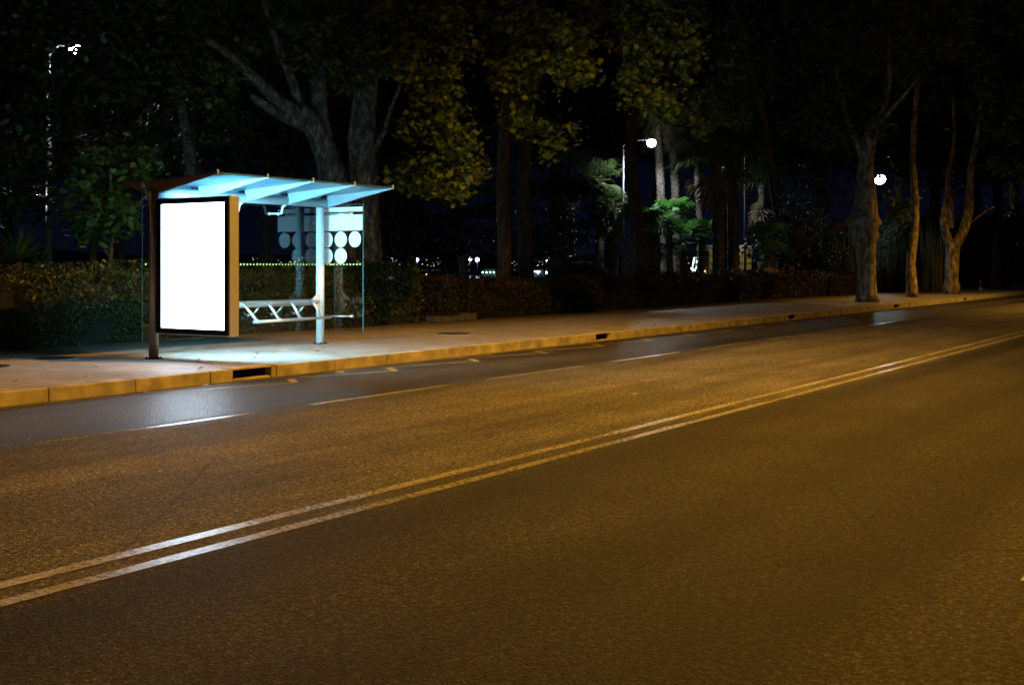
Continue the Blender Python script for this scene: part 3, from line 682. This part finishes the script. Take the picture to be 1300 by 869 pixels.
# ---- low dark layered conifer in the gap between shelter and lamps
bG = pt(572, 46, .1)
cb = []
for k in range(11):
    yy = 322-k*9+random.uniform(-3, 3); hw = 5.2-1.2*abs(k-5)/5
    for q in range(7): cb.append(B(600+random.uniform(-1, 1)*hw*33, yy-abs(q-3)*1.2, 46+random.uniform(-2, 2), random.uniform(.9, 1.6), 9, .13))
tree('dark spreading cedar with flat layered boughs above the harbour lights', bG,
     [([bG, pz(573, 300, 46), pz(580, 220, 46), pz(600, 150, 46)], [.38, .3, .22, .1])], cb,
     M['dark_bark'], M['dark_leaf'], .16, LEAF4, group='dark trees in the park', name='cedar_tree', cr=.34)
bH = pt(1000, 52, .1)
tree('low dark evergreen with bowed branches right of the thin mast', bH,
     [([bH, pz(1003, 330, 52), pz(1010, 290, 52), pz(1040, 262, 52)], [.22, .18, .14, .06]),
      ([pz(1005, 335, 52), pz(1035, 300, 50), pz(1062, 286, 49), pz(1085, 284, 49)], [.12, .10, .09, .07])],
     [B(985, 310, 52, 1.5, 60, .8), B(1010, 285, 52, 1.6, 50, .8), B(1050, 290, 54, 1.4, 30, .6), B(1030, 250, 54, 1.8, 40, .9), B(1070, 330, 56, 1.2, 20, .6)],
     M['dark_bark'], M['dark_leaf'], .16, LEAF6, group='dark trees in the park', name='evergreen_tree')

# ---- one background tree, copied through the park
src_blobs = [(0, 0, 9.0, 4.4, 4.4, 2.8, 190), (1.6, 1, 6.6, 3.0, 3.0, 1.6, 60), (-1.8, -1, 6.4, 3.0, 3.0, 1.4, 50)]
bgt = tree('far', Vector((0, 0, 0)), [([(0, 0, 0), (.1, 0, 2.5), (-.1, .1, 5), (.2, 0, 8)], [.30, .24, .2, .1]), ([(0, .1, 5), (1.2, .8, 6.6), (2, 1.2, 8)], [.12, .08, .04])],
           src_blobs, M['dark_bark'], M['dark_leaf'], .30, LEAF6, group='dark trees filling the back of the park', name='park_tree', cr=.6, per=16)
spots = [(150, 52, .9, 'behind the young tree at the left'), (250, 46, 1.0, 'behind the speckled pale trunk'), (340, 50, 1.1, 'behind the left half of the shelter roof'), (430, 58, 1.2, 'behind the right half of the shelter roof'),
         (520, 72, 1.5, 'behind the cedar on its left side'), (583, 76, 1.6, 'behind the cedar on its right side'), (705, 80, 1.7, 'behind the twin slim trunks'), (775, 84, 1.75, 'behind the round dark shrub'), (838, 80, 1.7, 'directly behind the white lamp and twin palms'),
         (925, 82, 1.7, 'behind the pair of dark palms'), (985, 80, 1.6, 'behind the low evergreen'), (1045, 68, 1.3, 'left behind the burled trunk'), (1140, 100, 1.9, 'right behind the burled trunk'), (1185, 78, 1.4, 'behind the slender kerbside tree'),
         (1240, 82, 1.5, 'right behind the forked kerbside tree'), (1290, 88, 1.6, 'at the right picture edge'), (12, 56, 1.1, 'behind the left street lamp'), (1265, 68, 1.2, 'in front of the far trees past the forked tree'),
         (1330, 74, 1.3, 'just beyond the right picture edge'), (-20, 44, 1.0, 'just beyond the left picture edge')]
for i, (x_, D_, s_, where) in enumerate(spots):
    e = bgt if i == 0 else copy_tree(bgt)
    e.location = pt(x_, D_, 0.0); e.scale = (s_, s_, s_); e.rotation_euler = (0, 0, i*1.7)
    e['label'] = 'dark leafy park tree '+where
# low-crowned dark bushes closing the right background
def shrub_src(label, base, r, rz, n, m, size, name='shrub', group='dark shrubs in the park', cr=.3, shape=LEAF4, hollow=.75):
    e = empty(name, base, 0, label, 'shrub', group)
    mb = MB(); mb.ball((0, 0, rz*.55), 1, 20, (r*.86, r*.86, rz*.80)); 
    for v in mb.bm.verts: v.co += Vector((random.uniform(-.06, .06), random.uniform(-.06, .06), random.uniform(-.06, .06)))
    mb.build('inner_core', M['hedge_core'], e)
    c = clumps((0, 0, rz*.55), (r, r, rz), n, 12, cr, hollow); c = c[c[:, 2] > .0]
    link('foliage', polys_mesh('foliage', leaves(c, size, shape, .2), len(shape)), m, e)
    return e
shrub_src('large rounded dark clipped shrub behind the low brown hedge', pt(738, 46, .1), 1.45, 1.15, 260, M['dark_leaf'], .09)
sh0 = shrub_src('x', pt(1035, 60, .1), 2.2, 2.4, 300, M['dark_leaf'], .16, cr=.5)
for i, (x_, D_, s_, lab) in enumerate([(1035, 60, 1.0, 'tall dark bush left behind the burled trunk'), (1142, 96, 1.3, 'tall dark bush between the burled and slender trunks'), (1185, 70, 1.2, 'tall dark bush between the slender and forked trunks'),
                                       (1235, 76, 1.3, 'tall dark bush right behind the forked tree'), (1285, 82, 1.4, 'tall dark bush at the right picture edge'), (1008, 58, .8, 'tall dark bush under the low evergreen'), (1330, 90, 1.4, 'tall dark bush beyond the right edge')]):
    e = sh0 if i == 0 else copy_tree(sh0)
    e.location = pt(x_, D_, .1); e.scale = (s_, s_, s_*1.1); e.rotation_euler = (0, 0, i*2.1); e['label'] = lab

# ---- hedges
def hedge(x0, x1, y0, y1, z1, m, n, label, size=.05, bumps=.06):
    e = empty('hedge', (x0, y0, .12), 0, label, 'hedge', 'hedges along the pavement')
    mb = MB(); L_ = x1-x0; W = y1-y0; hh = z1-.12
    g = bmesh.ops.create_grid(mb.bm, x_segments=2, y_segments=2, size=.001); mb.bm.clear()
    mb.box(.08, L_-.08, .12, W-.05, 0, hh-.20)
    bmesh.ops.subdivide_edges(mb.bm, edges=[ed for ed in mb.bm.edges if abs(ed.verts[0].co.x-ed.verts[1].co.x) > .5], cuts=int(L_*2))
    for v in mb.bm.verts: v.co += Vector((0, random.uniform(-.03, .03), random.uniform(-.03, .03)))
    mb.build('inner_core', M['hedge_core'], e)
    # leaf shell: front, top, ends
    u = RNG.random(n); a = RNG.random(n)
    px = u*L_
    front = a < hh/(hh+W*.55)
    bump = bumps*(np.sin(px*3.1+1)+np.sin(px*7.3)+np.sin(px*1.3+2))/3
    wave = .07*np.sin(px*.9+1)+.045*np.sin(px*2.3)+.03*np.sin(px*5.7+2)+.02*np.sin(px*11.)
    pyv = np.where(front, RNG.normal(0, .045, n)+bump+.03, RNG.random(n)*W)
    pzv = np.where(front, RNG.random(n)*hh, hh-.06+RNG.normal(0, .04, n)+bump+wave)
    pzv = np.where(front, pzv*(hh+wave)/hh, pzv)
    pyv = np.where(front & (pzv < .25), pyv+.10, pyv)
    gap = np.sin(px*4.3+np.sin(pzv*9)*1.3)+np.sin(pzv*7.1+px*1.9)+np.sin(px*9.7-pzv*13)*.7
    pyv = np.where(front & (gap > 1.1), pyv+.11, pyv)
    C = np.stack([px, pyv, pzv], 1)[(gap < 1.9) | ~front]
    ne = n//14
    E = np.stack([np.where(RNG.random(ne) < .5, 0, L_)+RNG.normal(0, .05, ne), RNG.random(ne)*W, RNG.random(ne)*hh], 1)
    sprig = n//40                                    # shoots sticking out of the top
    sx = RNG.random(sprig)*L_; sy = RNG.random(sprig)*W
    S = np.concatenate([np.stack([sx, sy, hh+.05*np.sin(sx*.9+1)+q*.05], 1)+RNG.normal(0, .015, (sprig, 3)) for q in range(4)])
    C = np.concatenate([C, E, S])
    link('foliage', polys_mesh('foliage', leaves(C, size, LEAF6, .1, .5), 6), m, e)
    return e
hedge(7.0, 22.2, 16.9, 18.2, 1.36, M['hedge_leaf'], 52000, 'long tall green hedge running behind the bus shelter', .055)
hedge(23.4, 35.4, 16.9, 18.3, 1.05, M['brown_hedge'], 26000, 'lower brownish hedge right of the shelter', .060)
hedge(36.2, 74, 17.1, 18.4, 1.10, M['brown_hedge'], 30000, 'dark distant hedge running toward the kerbside trees', .09)
# low stone edging in the gap, with a few boulders
wl = MB()
for k in range(4):
    a = 22.35+k*.42
    wl.box(a+.01, a+.40, 16.55+random.uniform(-.02, .02), 16.88,   .152, .30+random.uniform(-.03, .03), .03)
tag(wl.build('low_stone_wall', M['stone']), 'low rough stone edging wall in front of the brown hedge', 'wall')
# reeds behind the kerb trees
def reeds(label, base, n, w_, h_):
    e = empty('reed_clump', base, 0, label, 'plant', 'tall reed clumps')
    mb = MB()
    for k in range(n):
        a = random.uniform(-w_, w_); b = random.uniform(-.6, .6); hh = h_*random.uniform(.6, 1)
        mb.tube([(a, b, 0), (a+random.uniform(-.1, .1), b, hh*.5), (a+random.uniform(-.3, .3), b+random.uniform(-.2, .2), hh)], [.02, .018, .008], 5)
    mb.build('canes', plain('reed_cane', (.10, .12, .04), .7) if 'reed_cane' not in bpy.data.materials else bpy.data.materials['reed_cane'], e)
    return e
reeds('clump of tall canes between slender and forked trees', pt(1185, 60, .1), 70, 1.2, 4.0)
reeds('clump of tall canes left behind the slender tree', pt(1135, 62, .1), 50, 1.0, 4.0)
reeds('clump of tall canes left behind the burled trunk', pt(1072, 58, .1), 40, .9, 3.4)

# ---- palms
def frond_fan(c, dirv, L_, nb_=12, droop=.35, wid=.035):
    """fan leaf: petiole + blades; returns list of quads"""
    d = Vector(dirv).normalized(); side = d.cross(Vector((0, 0, 1))).normalized(); up = side.cross(d)
    hub = Vector(c)+d*L_*.45
    Q = [[Vector(c)-side*.015, Vector(c)+side*.015, hub+side*.012, hub-side*.012]]
    for k in range(nb_):
        a = (k/(nb_-1)-.5)*2.5
        bd = (d*math.cos(a)+side*math.sin(a)).normalized()
        l = L_*.62*(.8+.35*math.cos(a))
        s = bd.cross(up).normalized()*wid
        mid = hub+bd*l*.6+Vector((0, 0, .03)); tip = hub+bd*l+Vector((0, 0, -droop*l*random.uniform(.5, 1.1)))
        Q.append([hub-s*.3, mid-s, mid+s, hub+s*.3]); Q.append([mid-s, tip-s*.1, tip+s*.1, mid+s])
    return Q
def palm(label, base, path, radii, crown_c, nf, L_, el=(-.5, 1.2), skirt=0, leafm=None, group='palms in the park', dry=True):
    e = empty('palm_tree', base, 0, label, 'palm', group); off = -Vector(base)
    P = [Vector(p) for p in path]; Q = []; R = []
    for j in range(len(P)-1):
        n = max(3, int((P[j+1]-P[j]).length/.13))
        for q in range(n):
            f = q/n; Q.append(P[j].lerp(P[j+1], f)+off); R.append((radii[j]*(1-f)+radii[j+1]*f)*(1.10 if q % 2 else .93))
    Q.append(P[-1]+off); R.append(radii[-1])
    MB().tube(Q, R, 14, .16).build('trunk', M['palm_bark'], e)
    V = []
    c = Vector(crown_c)+off
    for k in range(nf):
        az = random.uniform(0, 2*PI); l = random.uniform(*el)
        V += frond_fan(c+Vector((0, 0, random.uniform(-.15, .15))), (math.cos(az)*math.cos(l), math.sin(az)*math.cos(l), math.sin(l)), L_*random.uniform(.8, 1.15))
    A = np.array([[list(p) for p in q] for q in V])
    link('crown', polys_mesh('crown', A, 4), leafm or M['palm_leaf'], e)
    if skirt:
        V = []
        for k in range(skirt):
            az = random.uniform(0, 2*PI)
            V += frond_fan(c+Vector((0, 0, -random.uniform(.2, 1.1))), (math.cos(az)*.45, math.sin(az)*.45, -1), L_*.8, 9, .1)
        A = np.array([[list(p) for p in q] for q in V]); link('dry_skirt', polys_mesh('dry_skirt', A, 4), M['dry_leaf'], e)
    return e
def stdpalm(label, x, D, ytop, r, lean=0, nf=26, L_=1.7, skirt=10, xt=None):
    b = pt(x, D, .1); top = pz((xt if xt is not None else x), ytop, D)
    mid = pz(x+((xt or x)-x)*.35, (337+ytop)/2, D)
    return palm(label, b, [b, mid, top], [r*1.15, r, r*.9], top, nf, L_, skirt=skirt)
stdpalm('palm with grey lit trunk directly below the white lamp', 842, 63, 135, .22, xt=833)
stdpalm('palm with grey lit trunk just right of the white lamp', 860, 64, 142, .22, xt=852)
stdpalm('thick dark palm trunk left of the yellow kiosk', 913, 50, 195, .24, xt=908, nf=30, L_=2.0)
stdpalm('second thick dark palm trunk touching the yellow kiosk', 932, 52, 175, .24, xt=926, nf=30, L_=2.0)
stdpalm('thin pale palm trunk above the round dark shrub', 727, 56, 215, .14, xt=722, nf=16, L_=1.4, skirt=4)
stdpalm('bushy lit fan palm left of the slim lamp post', 760, 61, 232, .22, xt=764, nf=30, L_=1.35, skirt=26)
stdpalm('dark palm trunk directly left of the slim lamp post', 779, 60, 262, .20, nf=22, L_=1.2, skirt=8)
stdpalm('palm with pale lit fronds right of the white lamp', 890, 63, 200, .17, xt=884, nf=22, L_=1.6, skirt=6)
stdpalm('dark palm right behind the thin mast', 968, 62, 235, .22, nf=26, L_=1.7, skirt=8)
def lowpalm(label, x, D, y, nf, L_, r=.12, stems=1):
    b = pt(x, D, .1); top = pz(x, y, D)
    return palm(label, b, [b, b.lerp(top, .5)+Vector((.05, .04, 0)), top], [r, r*.8, r*.7], top, nf, L_, (-.35, 1.1), 4, M['bright_leaf'], 'low green fan palms under the white lamp')
lowpalm('bright green fan palm just below the lit grey trunks', 852, 60, 276, 34, 1.3)
lowpalm('bright green fan palm left below the lit grey trunks', 836, 58.5, 290, 26, 1.2)
lowpalm('bright green drooping fan palm above the white curved sign', 890, 59, 300, 26, 1.1)
lowpalm('green fan palm between the two brightest low palms', 868, 58, 302, 22, 1.2)
lowpalm('dim green fan palm right of the yellow kiosk', 975, 50, 306, 20, 1.1)
# stout shaggy stump in front of slim lamp post
palm('stout shaggy reddish palm stump right of the slim lamp post', pt(810, 44, .1), [pt(810, 44, .1), pz(812, 320, 44), pz(812, 292, 44)], [.62, .55, .4], pz(812, 292, 44), 16, 1.3, (.2, 1.3), 20)
# spiky plants behind the left hedge
def spiky(label, x, D, z, n, L_):
    e = empty('yucca_plant', pt(x, D, .1), 0, label, 'plant', 'spiky plants behind the left hedge')
    MB().tube([(0, 0, 0), (.02, 0, z)], [.12, .09], 8).build('stem', M['dark_bark'], e)
    V = []
    for k in range(n):
        az = random.uniform(0, 2*PI); el = random.uniform(-.2, 1.4); d = Vector((math.cos(az)*math.cos(el), math.sin(az)*math.cos(el), math.sin(el)))
        s = d.cross(Vector((0, 0, 1))).normalized()*.03; c = Vector((0, 0, z)); m_ = c+d*L_*.5; t_ = c+d*L_+Vector((0, 0, -.08))
        V += [[c-s*.5, m_-s, m_+s, c+s*.5], [m_-s, t_-s*.05, t_+s*.05, m_+s]]
    link('blades', polys_mesh('blades', np.array([[list(p) for p in q] for q in V]), 4), M['green_leaf'], e)
spiky('spiky yucca above the hedge at the left edge', 22, 22, 1.45, 70, .75)
spiky('smaller spiky yucca right of the first one above the hedge', 50, 24, 1.25, 50, .6)

# ------------------------------------------------------------------ street lamps
def point(e, loc, energy, col, size=.15, name='lamp_light', spot=0):
    l = bpy.data.lights.new(name, 'SPOT' if spot else 'POINT')
    if spot:
        l.spot_size = math.radians(spot); l.spot_blend = .35
    l.energy = energy; l.color = col; l.shadow_soft_size = size
    o = bpy.data.objects.new(name, l); COL.objects.link(o); o.parent = e; o.location = loc
    return o
def park_lamp(label, x, D, hx, hy, energy, low=None, r=.065, lit=True, arm=True, gr=.19):
    b = pt(x, D, .1); head = pz(hx, hy, D)-b
    e = empty('park_lamp', b, 0, label, 'lamp post', 'white lamp posts in the park')
    top = head.z-.35 if arm else head.z
    MB().tube([(0, 0, 0), (0, 0, top)], [r*1.15, r*.75], 12).build('pole', M['pole'], e)
    MB().tube([(0, 0, 0), (0, 0, .35)], [r*1.9, r*1.5], 12).build('pole_base', M['lamp_head'], e)
    if arm:
        h2 = Vector((head.x, head.y, 0)); n = h2.normalized()
        MB().tube([(0, 0, top-.05), (0, 0, top+.2), h2*.35+Vector((0, 0, head.z+.12)), h2*.8+Vector((0, 0, head.z+.12)), h2+Vector((0, 0, head.z+.08))], [r*.7, r*.6, .035, .03, .03], 10).build('arm', M['pole'], e)
    MB().ball((head.x, head.y, head.z+gr*.75), max(.2, gr*.8), 14, (1, 1, .28)).build('lamp_head', M['lamp_head'], e)
    if lit:
        MB().ball((head.x, head.y, head.z-.02), gr, 26, (1, 1, .95)).build('lamp_glass', M['lamp_white'], e)
        point(e, (head.x, head.y, head.z-.36-(gr-.19)), energy, (.82, .92, 1.0), .12, spot=168)
    if low:
        lx, ly = low; p = pz(lx, ly, D)-b
        MB().tube([(0, 0, p.z-.25), (p.x*.4, p.y*.4, p.z-.02), (p.x, p.y, p.z+.05)], [.03, .025, .02], 8).build('lower_arm', M['pole'], e)
        MB().ball((p.x, p.y, p.z+.06), .13, 12, (1, 1, .4)).build('lower_head', M['lamp_head'], e)
        MB().ball((p.x, p.y, p.z), .075, 10, (1, 1, .6)).build('lower_glass', M['lamp_white'], e)
        point(e, (p.x, p.y, p.z-.2), 80, (.82, .92, 1), .08)
    return e
park_lamp('tall lamp post with bowed arm in the leaves at the far left', 62, 36, 96, 63, 320, (45, 247), .085)
park_lamp('slim lamp post whose bright white lamp hangs above the twin palms', 791, 60, 827, 181, 1050, gr=.22)
park_lamp('lamp post half hidden by the burled trunk, shining bright white beside it', 1091, 90, 1117, 227, 950, gr=.42)
park_lamp('thin unlit mast rising into dark leaves right of the palms', 946, 58, 946, 92, 0, None, .055, False, False)

def road_lamp(s, label, energy, t=-2.2, z=9.0, reach=3.0, cone=156):
    e = empty('street_lamp', (s, t, .15), 0, label, 'street lamp', 'sodium street lamps on the near pavement')
    MB().tube([(0, 0, 0), (0, 0, z-.6)], [.10, .06], 14).build('pole', M['pole'], e)
    MB().tube([(0, 0, 0), (0, 0, .5)], [.16, .13], 14).build('pole_base', M['lamp_head'], e)
    MB().tube([(0, 0, z-.65), (0, .3, z-.2), (0, reach*.6, z+.02), (0, reach, z+.05)], [.06, .055, .045, .04], 10).build('arm', M['pole'], e)
    MB().box(-.17, .17, reach-.15, reach+.65, z, z+.16, .05).build('lamp_head', M['lamp_head'], e)
    MB().ball((0, reach+.3, z-.005), .15, 14, (1, 1.6, .3)).build('lamp_glass', M['lamp_sodium'], e)
    l = bpy.data.lights.new('lamp_light', 'SPOT'); l.energy = energy; l.color = SODIUM; l.shadow_soft_size = .12
    l.spot_size = math.radians(cone); l.spot_blend = .60
    o = bpy.data.objects.new('lamp_light', l); COL.objects.link(o); o.parent = e; o.location = (0, reach+.3, z-.12)
    return e
road_lamp(15.0, 'sodium street lamp on the near pavement lighting the road opposite the shelter', SODIUM_W*1.38, reach=6.2, z=9.8, cone=152)
road_lamp(-11.0, 'sodium street lamp on the near pavement behind the camera', SODIUM_W*.75)
road_lamp(50.0, 'sodium street lamp on the near pavement farther up the road', SODIUM_W*.80, reach=5.5, cone=148)

# ------------------------------------------------------------------ park objects
kb = pt(936, 110, .1)
ke = empty('kiosk', kb, math.atan2(FY, FX)-PI/2, 'small yellow two level kiosk with pale roof behind the dark palms', 'kiosk')
MB().box(-2.6, 1.3, 0, 3, 0, 3.0).build('wall', M['yellow_wall'], ke)
MB().box(-2.9, 1.6, -.5, 3.3, 3.02, 3.25).box(-2.9, 1.6, -.52, -.3, 2.78, 2.9).build('roof', M['white_pl'], ke)
for zz in (.95, 1.55, 2.2): MB().box(-2.65, 1.35, -.06, -.002, zz, zz+.12).build('ledge', M['lamp_head'], ke)
for xx in (-1.9, -.7, .35): MB().box(xx, xx+.1, -.09, -.062, 0, 2.78).build('column', M['lamp_head'], ke)
MB().box(-.9, .0, -.12, -.092, .62, .82).build('lit_sign', emis('kiosk_sign', (.9, .95, 1), 1.5), ke)
point(ke, (-.5, -1.9, 2.6), 45, (1, .9, .7), .1)  # bare light added to brighten the kiosk front, without a fixture

sg = empty('illuminated_sign', pt(882, 90, .1), math.atan2(FY, FX)-PI/2, 'small sign of two bright white curved strokes below the drooping green palm', 'sign')
MB().box(-.35, .35, -.05, .05, 0, .85).build('plinth', M['lamp_head'], sg)
MB().tube([(-.16, 0, .9), (-.14, 0, 1.4), (-.02, 0, 2.0)], .05, 8).tube([(.20, 0, 2.0), (.16, 0, 1.5), (.02, 0, 1.05), (-.10, 0, .92)], .06, 8).build('lit_strokes', emis('sign_tube', (.75, .9, 1), 6), sg)
for (x_, y_, D_, m_, r_, lab) in [(890, 338, 120, 'lamp_blue', .22, 'low bluish globe lamp just right of the white curved sign'), (878, 341, 118, 'lamp_white', .06, 'tiny white lamp at the foot of the curved sign'),
                              (895, 345, 112, 'lamp_warm', .14, 'low amber lamp right below the bluish globe lamp'), (1043, 336, 100, 'lamp_warm', .09, 'tiny warm lamp seen under the low evergreen'),
                              (1222, 335, 105, 'lamp_blue', .11, 'small bluish lamp right of the forked tree')]:
    b = pt(x_, D_, .1); z_ = pz(x_, y_, D_).z
    e = empty('garden_lamp', b, 0, lab, 'lamp', 'small lamps deep in the park')
    MB().tube([(0, 0, 0), (0, 0, max(.1, z_-.1-r_))], .04, 8).build('post', M['pole'], e)
    MB().ball((0, 0, z_-.1), r_, 10).build('globe', M[m_], e)
bo = empty('marker_post', gnd(1245, 368, .15), 0, 'short red marker post with white foot on the far pavement', 'bollard')
MB().tube([(0, 0, .0), (0, 0, .14)], [.11, .10], 10).build('foot', M['white_pl'], bo)
MB().tube([(0, 0, .141), (-.08, 0, .52)], [.07, .05], 10).build('shaft', M['red'], bo)

# ------------------------------------------------------------------ harbour and far shore
o = MB().box(-3000, 7000, 900, 3000, -3.3, -1.2).build('far_shore', M['hill']); tag(o, kind='structure')
hm = MB(); n = 60
top = []
for k in range(n+1):
    X_ = -1200+k*90; h_ = 16+10*math.sin(k*.31)+6*math.sin(k*.83+1)
    top.append((X_, h_))
for k in range(n):
    (a, ha), (b, hb) = top[k], top[k+1]
    hm.quad([(a, 1150, -1.25), (b, 1150, -1.25), (b, 1500, hb), (a, 1500, ha)]); hm.quad([(a, 1500, ha), (b, 1500, hb), (b, 2600, hb*1.1), (a, 2600, ha*1.1)])
tag(hm.build('hills', M['hill']), kind='structure')
wins = [emis('window_warm', (1, .70, .42), 1.1), emis('window_white', (.75, .88, 1), 1.5), emis('window_orange', (1, .5, .2), .8)]
rb = random.Random(5)
bl = []
for x_ in [300, 312, 325, 338, 352, 366, 380, 455, 466, 478, 488, 500, 512, 522, 532, 541, 551, 562, 574, 590, 640, 655, 672, 690, 705, 875, 900, 960]:
    bl.append(x_+rb.uniform(-3, 3))
bnear = {0: 'behind the glass left of the lean rail', 1: 'through the shelter glass', 2: 'right of the shelter'}
for i, x_ in enumerate(bl):
    p = along(x_, 915+rb.uniform(0, 60), -1.2); D_ = p.x*FX+p.y*FY
    wd = rb.uniform(9, 16)*D_/1500; ht = rb.uniform(8, 15)*D_/1500
    if 525 < x_ < 548: ht = 24*D_/1500
    e = empty('waterfront_building', p, math.atan2(FY, FX)-PI/2, 'tiny lit waterfront building across the harbour, %s' % (['leftmost', 'second from the left', 'third from the left', 'fourth from the left', 'fifth from the left', 'sixth from the left', 'seventh from the left', 'just right of the shelter glass', 'next right of the shelter glass', 'left of the first harbour lamp', 'below the first harbour lamp', 'right below the first harbour lamp', 'left of the second harbour lamp', 'below the second harbour lamp', 'right of the second harbour lamp', 'the tallest', 'right of the tallest', 'second right of the tallest', 'left of the cedar trunk', 'right of the cedar trunk', 'left of the twin trunks', 'between the twin trunks', 'right of the twin trunks', 'beside the lit ferry', 'left of the round shrub', 'left of the curved sign', 'right of the curved sign', 'rightmost'][i]), 'building', 'buildings across the harbour')
    MB().box(-wd/2, wd/2, 0, 8, 0, ht).build('wall', M['far_wall'], e)
    MB().box(-wd/2-.3, wd/2+.3, -.3, 8.3, ht+.01, ht+.6).build('roof', M['lamp_head'], e)
    nw = rb.randint(3, 7)
    for k in range(nw):
        wx = rb.uniform(-wd/2+1, wd/2-1); wz = rb.uniform(1.5, ht-1); q = rb.uniform(.3, .62)*D_/1500
        MB().box(wx-q, wx+q, -.12, -.02, wz-q*.8, wz+q*.8).build('window', wins[rb.choice([0, 1, 1, 2])], e)
# quay with lamps
qy = MB().box(120, 700, 330, 342, -3.3, -1.3).build('quay', M['stone']); tag(qy, kind='structure')
for (x_, y_, r_, lab) in [(497, 331, .80, 'first bluish harbour lamp right of the shelter'), (529.5, 331, .75, 'second bluish harbour lamp right of the shelter'), (597, 330, .75, 'left of two close harbour lamps right of the cedar trunk'),
                          (606, 331.5, 1.0, 'right and brighter of two close harbour lamps'), (567, 333, .25, 'faint harbour lamp left of the cedar trunk gap'), (694, 331, .3, 'small harbour lamp left of the round shrub')]:
    p = along(x_, 335, -1.3); D_ = p.x*FX+p.y*FY; z_ = pz(x_, y_, D_).z
    e = empty('harbour_lamp', p, 0, lab, 'lamp post', 'lamps on the harbour quay')
    MB().tube([(0, 0, 0), (0, 0, z_+1.3)], .12, 8).build('post', M['pole'], e)
    MB().ball((0, 0, z_+1.3+r_*.7), r_, 12).build('globe', M['lamp_blue'], e)
# moored boats on the water
def boat(x_, D_, L_, hh, lamps, m_, lab, name='moored_ferry'):
    p = pt(x_, D_, -3.2)
    e = empty(name, p, math.atan2(FY, FX)-PI/2, lab, 'boat', 'boats in the harbour')
    hl = MB(); hl.hexa([(-L_/2+1, -1.5, -.3), (L_/2-1.5, -1.5, -.3), (L_/2-1.5, 1.5, -.3), (-L_/2+1, 1.5, -.3), (-L_/2, -2, hh), (L_/2, -2, hh), (L_/2, 2, hh), (-L_/2, 2, hh)])
    hl.build('hull', M['white_pl'], e)
    MB().box(-L_*.35, L_*.25, -1.3, 1.3, hh+.01, hh+1.5, .1).build('cabin', M['far_wall'], e)
    for k in range(lamps):
        a = (k-(lamps-1)/2)*(L_*.8/max(1, lamps-1))
        MB().ball((a, -2.2, hh+.6), .20 if lamps == 5 else .26, 8).build('deck_light', M[m_], e)
    return e
boat(622.5, 300, 4.6, 2.4, 5, 'lamp_green', 'moored boat with a row of five greenish white lights below the harbour lamps')
fb = boat(683, 325, 5.5, 2.2, 3, 'lamp_blue', 'moored boat with a lit white strip left of the round dark shrub')
MB().box(-2.3, .6, -1.34, -1.31, 2.9, 3.25).build('lit_window', emis('boat_window', (.55, .8, 1), 3), fb)
boat(555, 420, 9, 1.0, 2, 'lamp_warm', 'moored boat with two faint warm lights left of the cedar trunk')
# harbour crane
cr = empty('harbour_crane', pt(632, 420, -1.5), math.atan2(FY, FX)-PI/2, 'faint lattice harbour crane against the navy sky above the boat lights', 'crane')
for sx in (-2.2, 2.2):
    for sy in (-1.5, 1.5): MB().tube([(sx, sy, 0), (sx*.35, sy*.35, 12)], .14, 6).build('leg', M['far_wall'], cr)
for k in range(5):
    z_ = 1.5+k*2.2; f = 1-.65*z_/12; z2 = z_+2.2; f2 = 1-.65*z2/12
    MB().tube([(-2.2*f, -1.5*f, z_), (2.2*f2, -1.5*f2, z2)], .08, 5).tube([(2.2*f, -1.5*f, z_), (-2.2*f2, -1.5*f2, z2)], .08, 5).build('brace', M['far_wall'], cr)
MB().tube([(-8, 0, 10.5), (-.5, 0, 12.3), (6, 0, 13.5)], .18, 6).build('jib', M['far_wall'], cr)
MB().box(-.9, .9, -.8, .8, 12.02, 13.2).build('cab', M['far_wall'], cr)

# ------------------------------------------------------------------ fallen leaves
fl_pts = [(12.45, 12.5), (12.9, 12.9), (11.2, 12.0), (10.75, 11.75), (11.6, 11.9), (9.2, 12.0), (8.4, 12.2), (9.4, 11.2), (13.9, 12.6), (14.3, 13.1), (16.9, 12.6), (18.4, 12.2), (13.2, 13.2), (13.35, 12.95), (10.2, 13.1), (21.5, 12.0), (14.7, 9.9), (10.3, 11.15), (12.2, 11.15), (15.6, 11.1), (18.8, 11.1), (22.8, 11.9), (8.0, 13.6), (12.1, 12.2), (17.6, 16.3), (19.4, 16.5), (16.2, 16.4), (24.0, 15.9), (13.0, 16.3), (20.4, 14.9), (11.0, 16.4), (12.3, 6.3)]
for _k in range(34): fl_pts.append((random.uniform(8, 34), random.choice([random.uniform(15.6, 16.6), random.uniform(15.9, 16.7), random.uniform(11.6, 16), random.uniform(10.9, 11.2)])))
v = leaves(np.zeros((1, 3)), .12, LEAF9, 6, 0)
lm = polys_mesh('fallen_leaf', v, len(LEAF9)); lm.materials.append(M['fall'])
for i, (a, b) in enumerate(fl_pts):
    z_ = .166 if b > 11.55 else .012
    o = bpy.data.objects.new('fallen_leaf', lm); COL.objects.link(o)
    o.location = (a, b, z_+.006); o.rotation_euler = (random.uniform(-.25, .25), random.uniform(-.25, .25), random.uniform(0, 6)); s_ = random.uniform(.6, 1.2); o.scale = (s_, s_, s_)
    tag(o, 'small dry brown leaf lying on the pavement or the road edge' , 'leaf', 'fallen dry leaves')
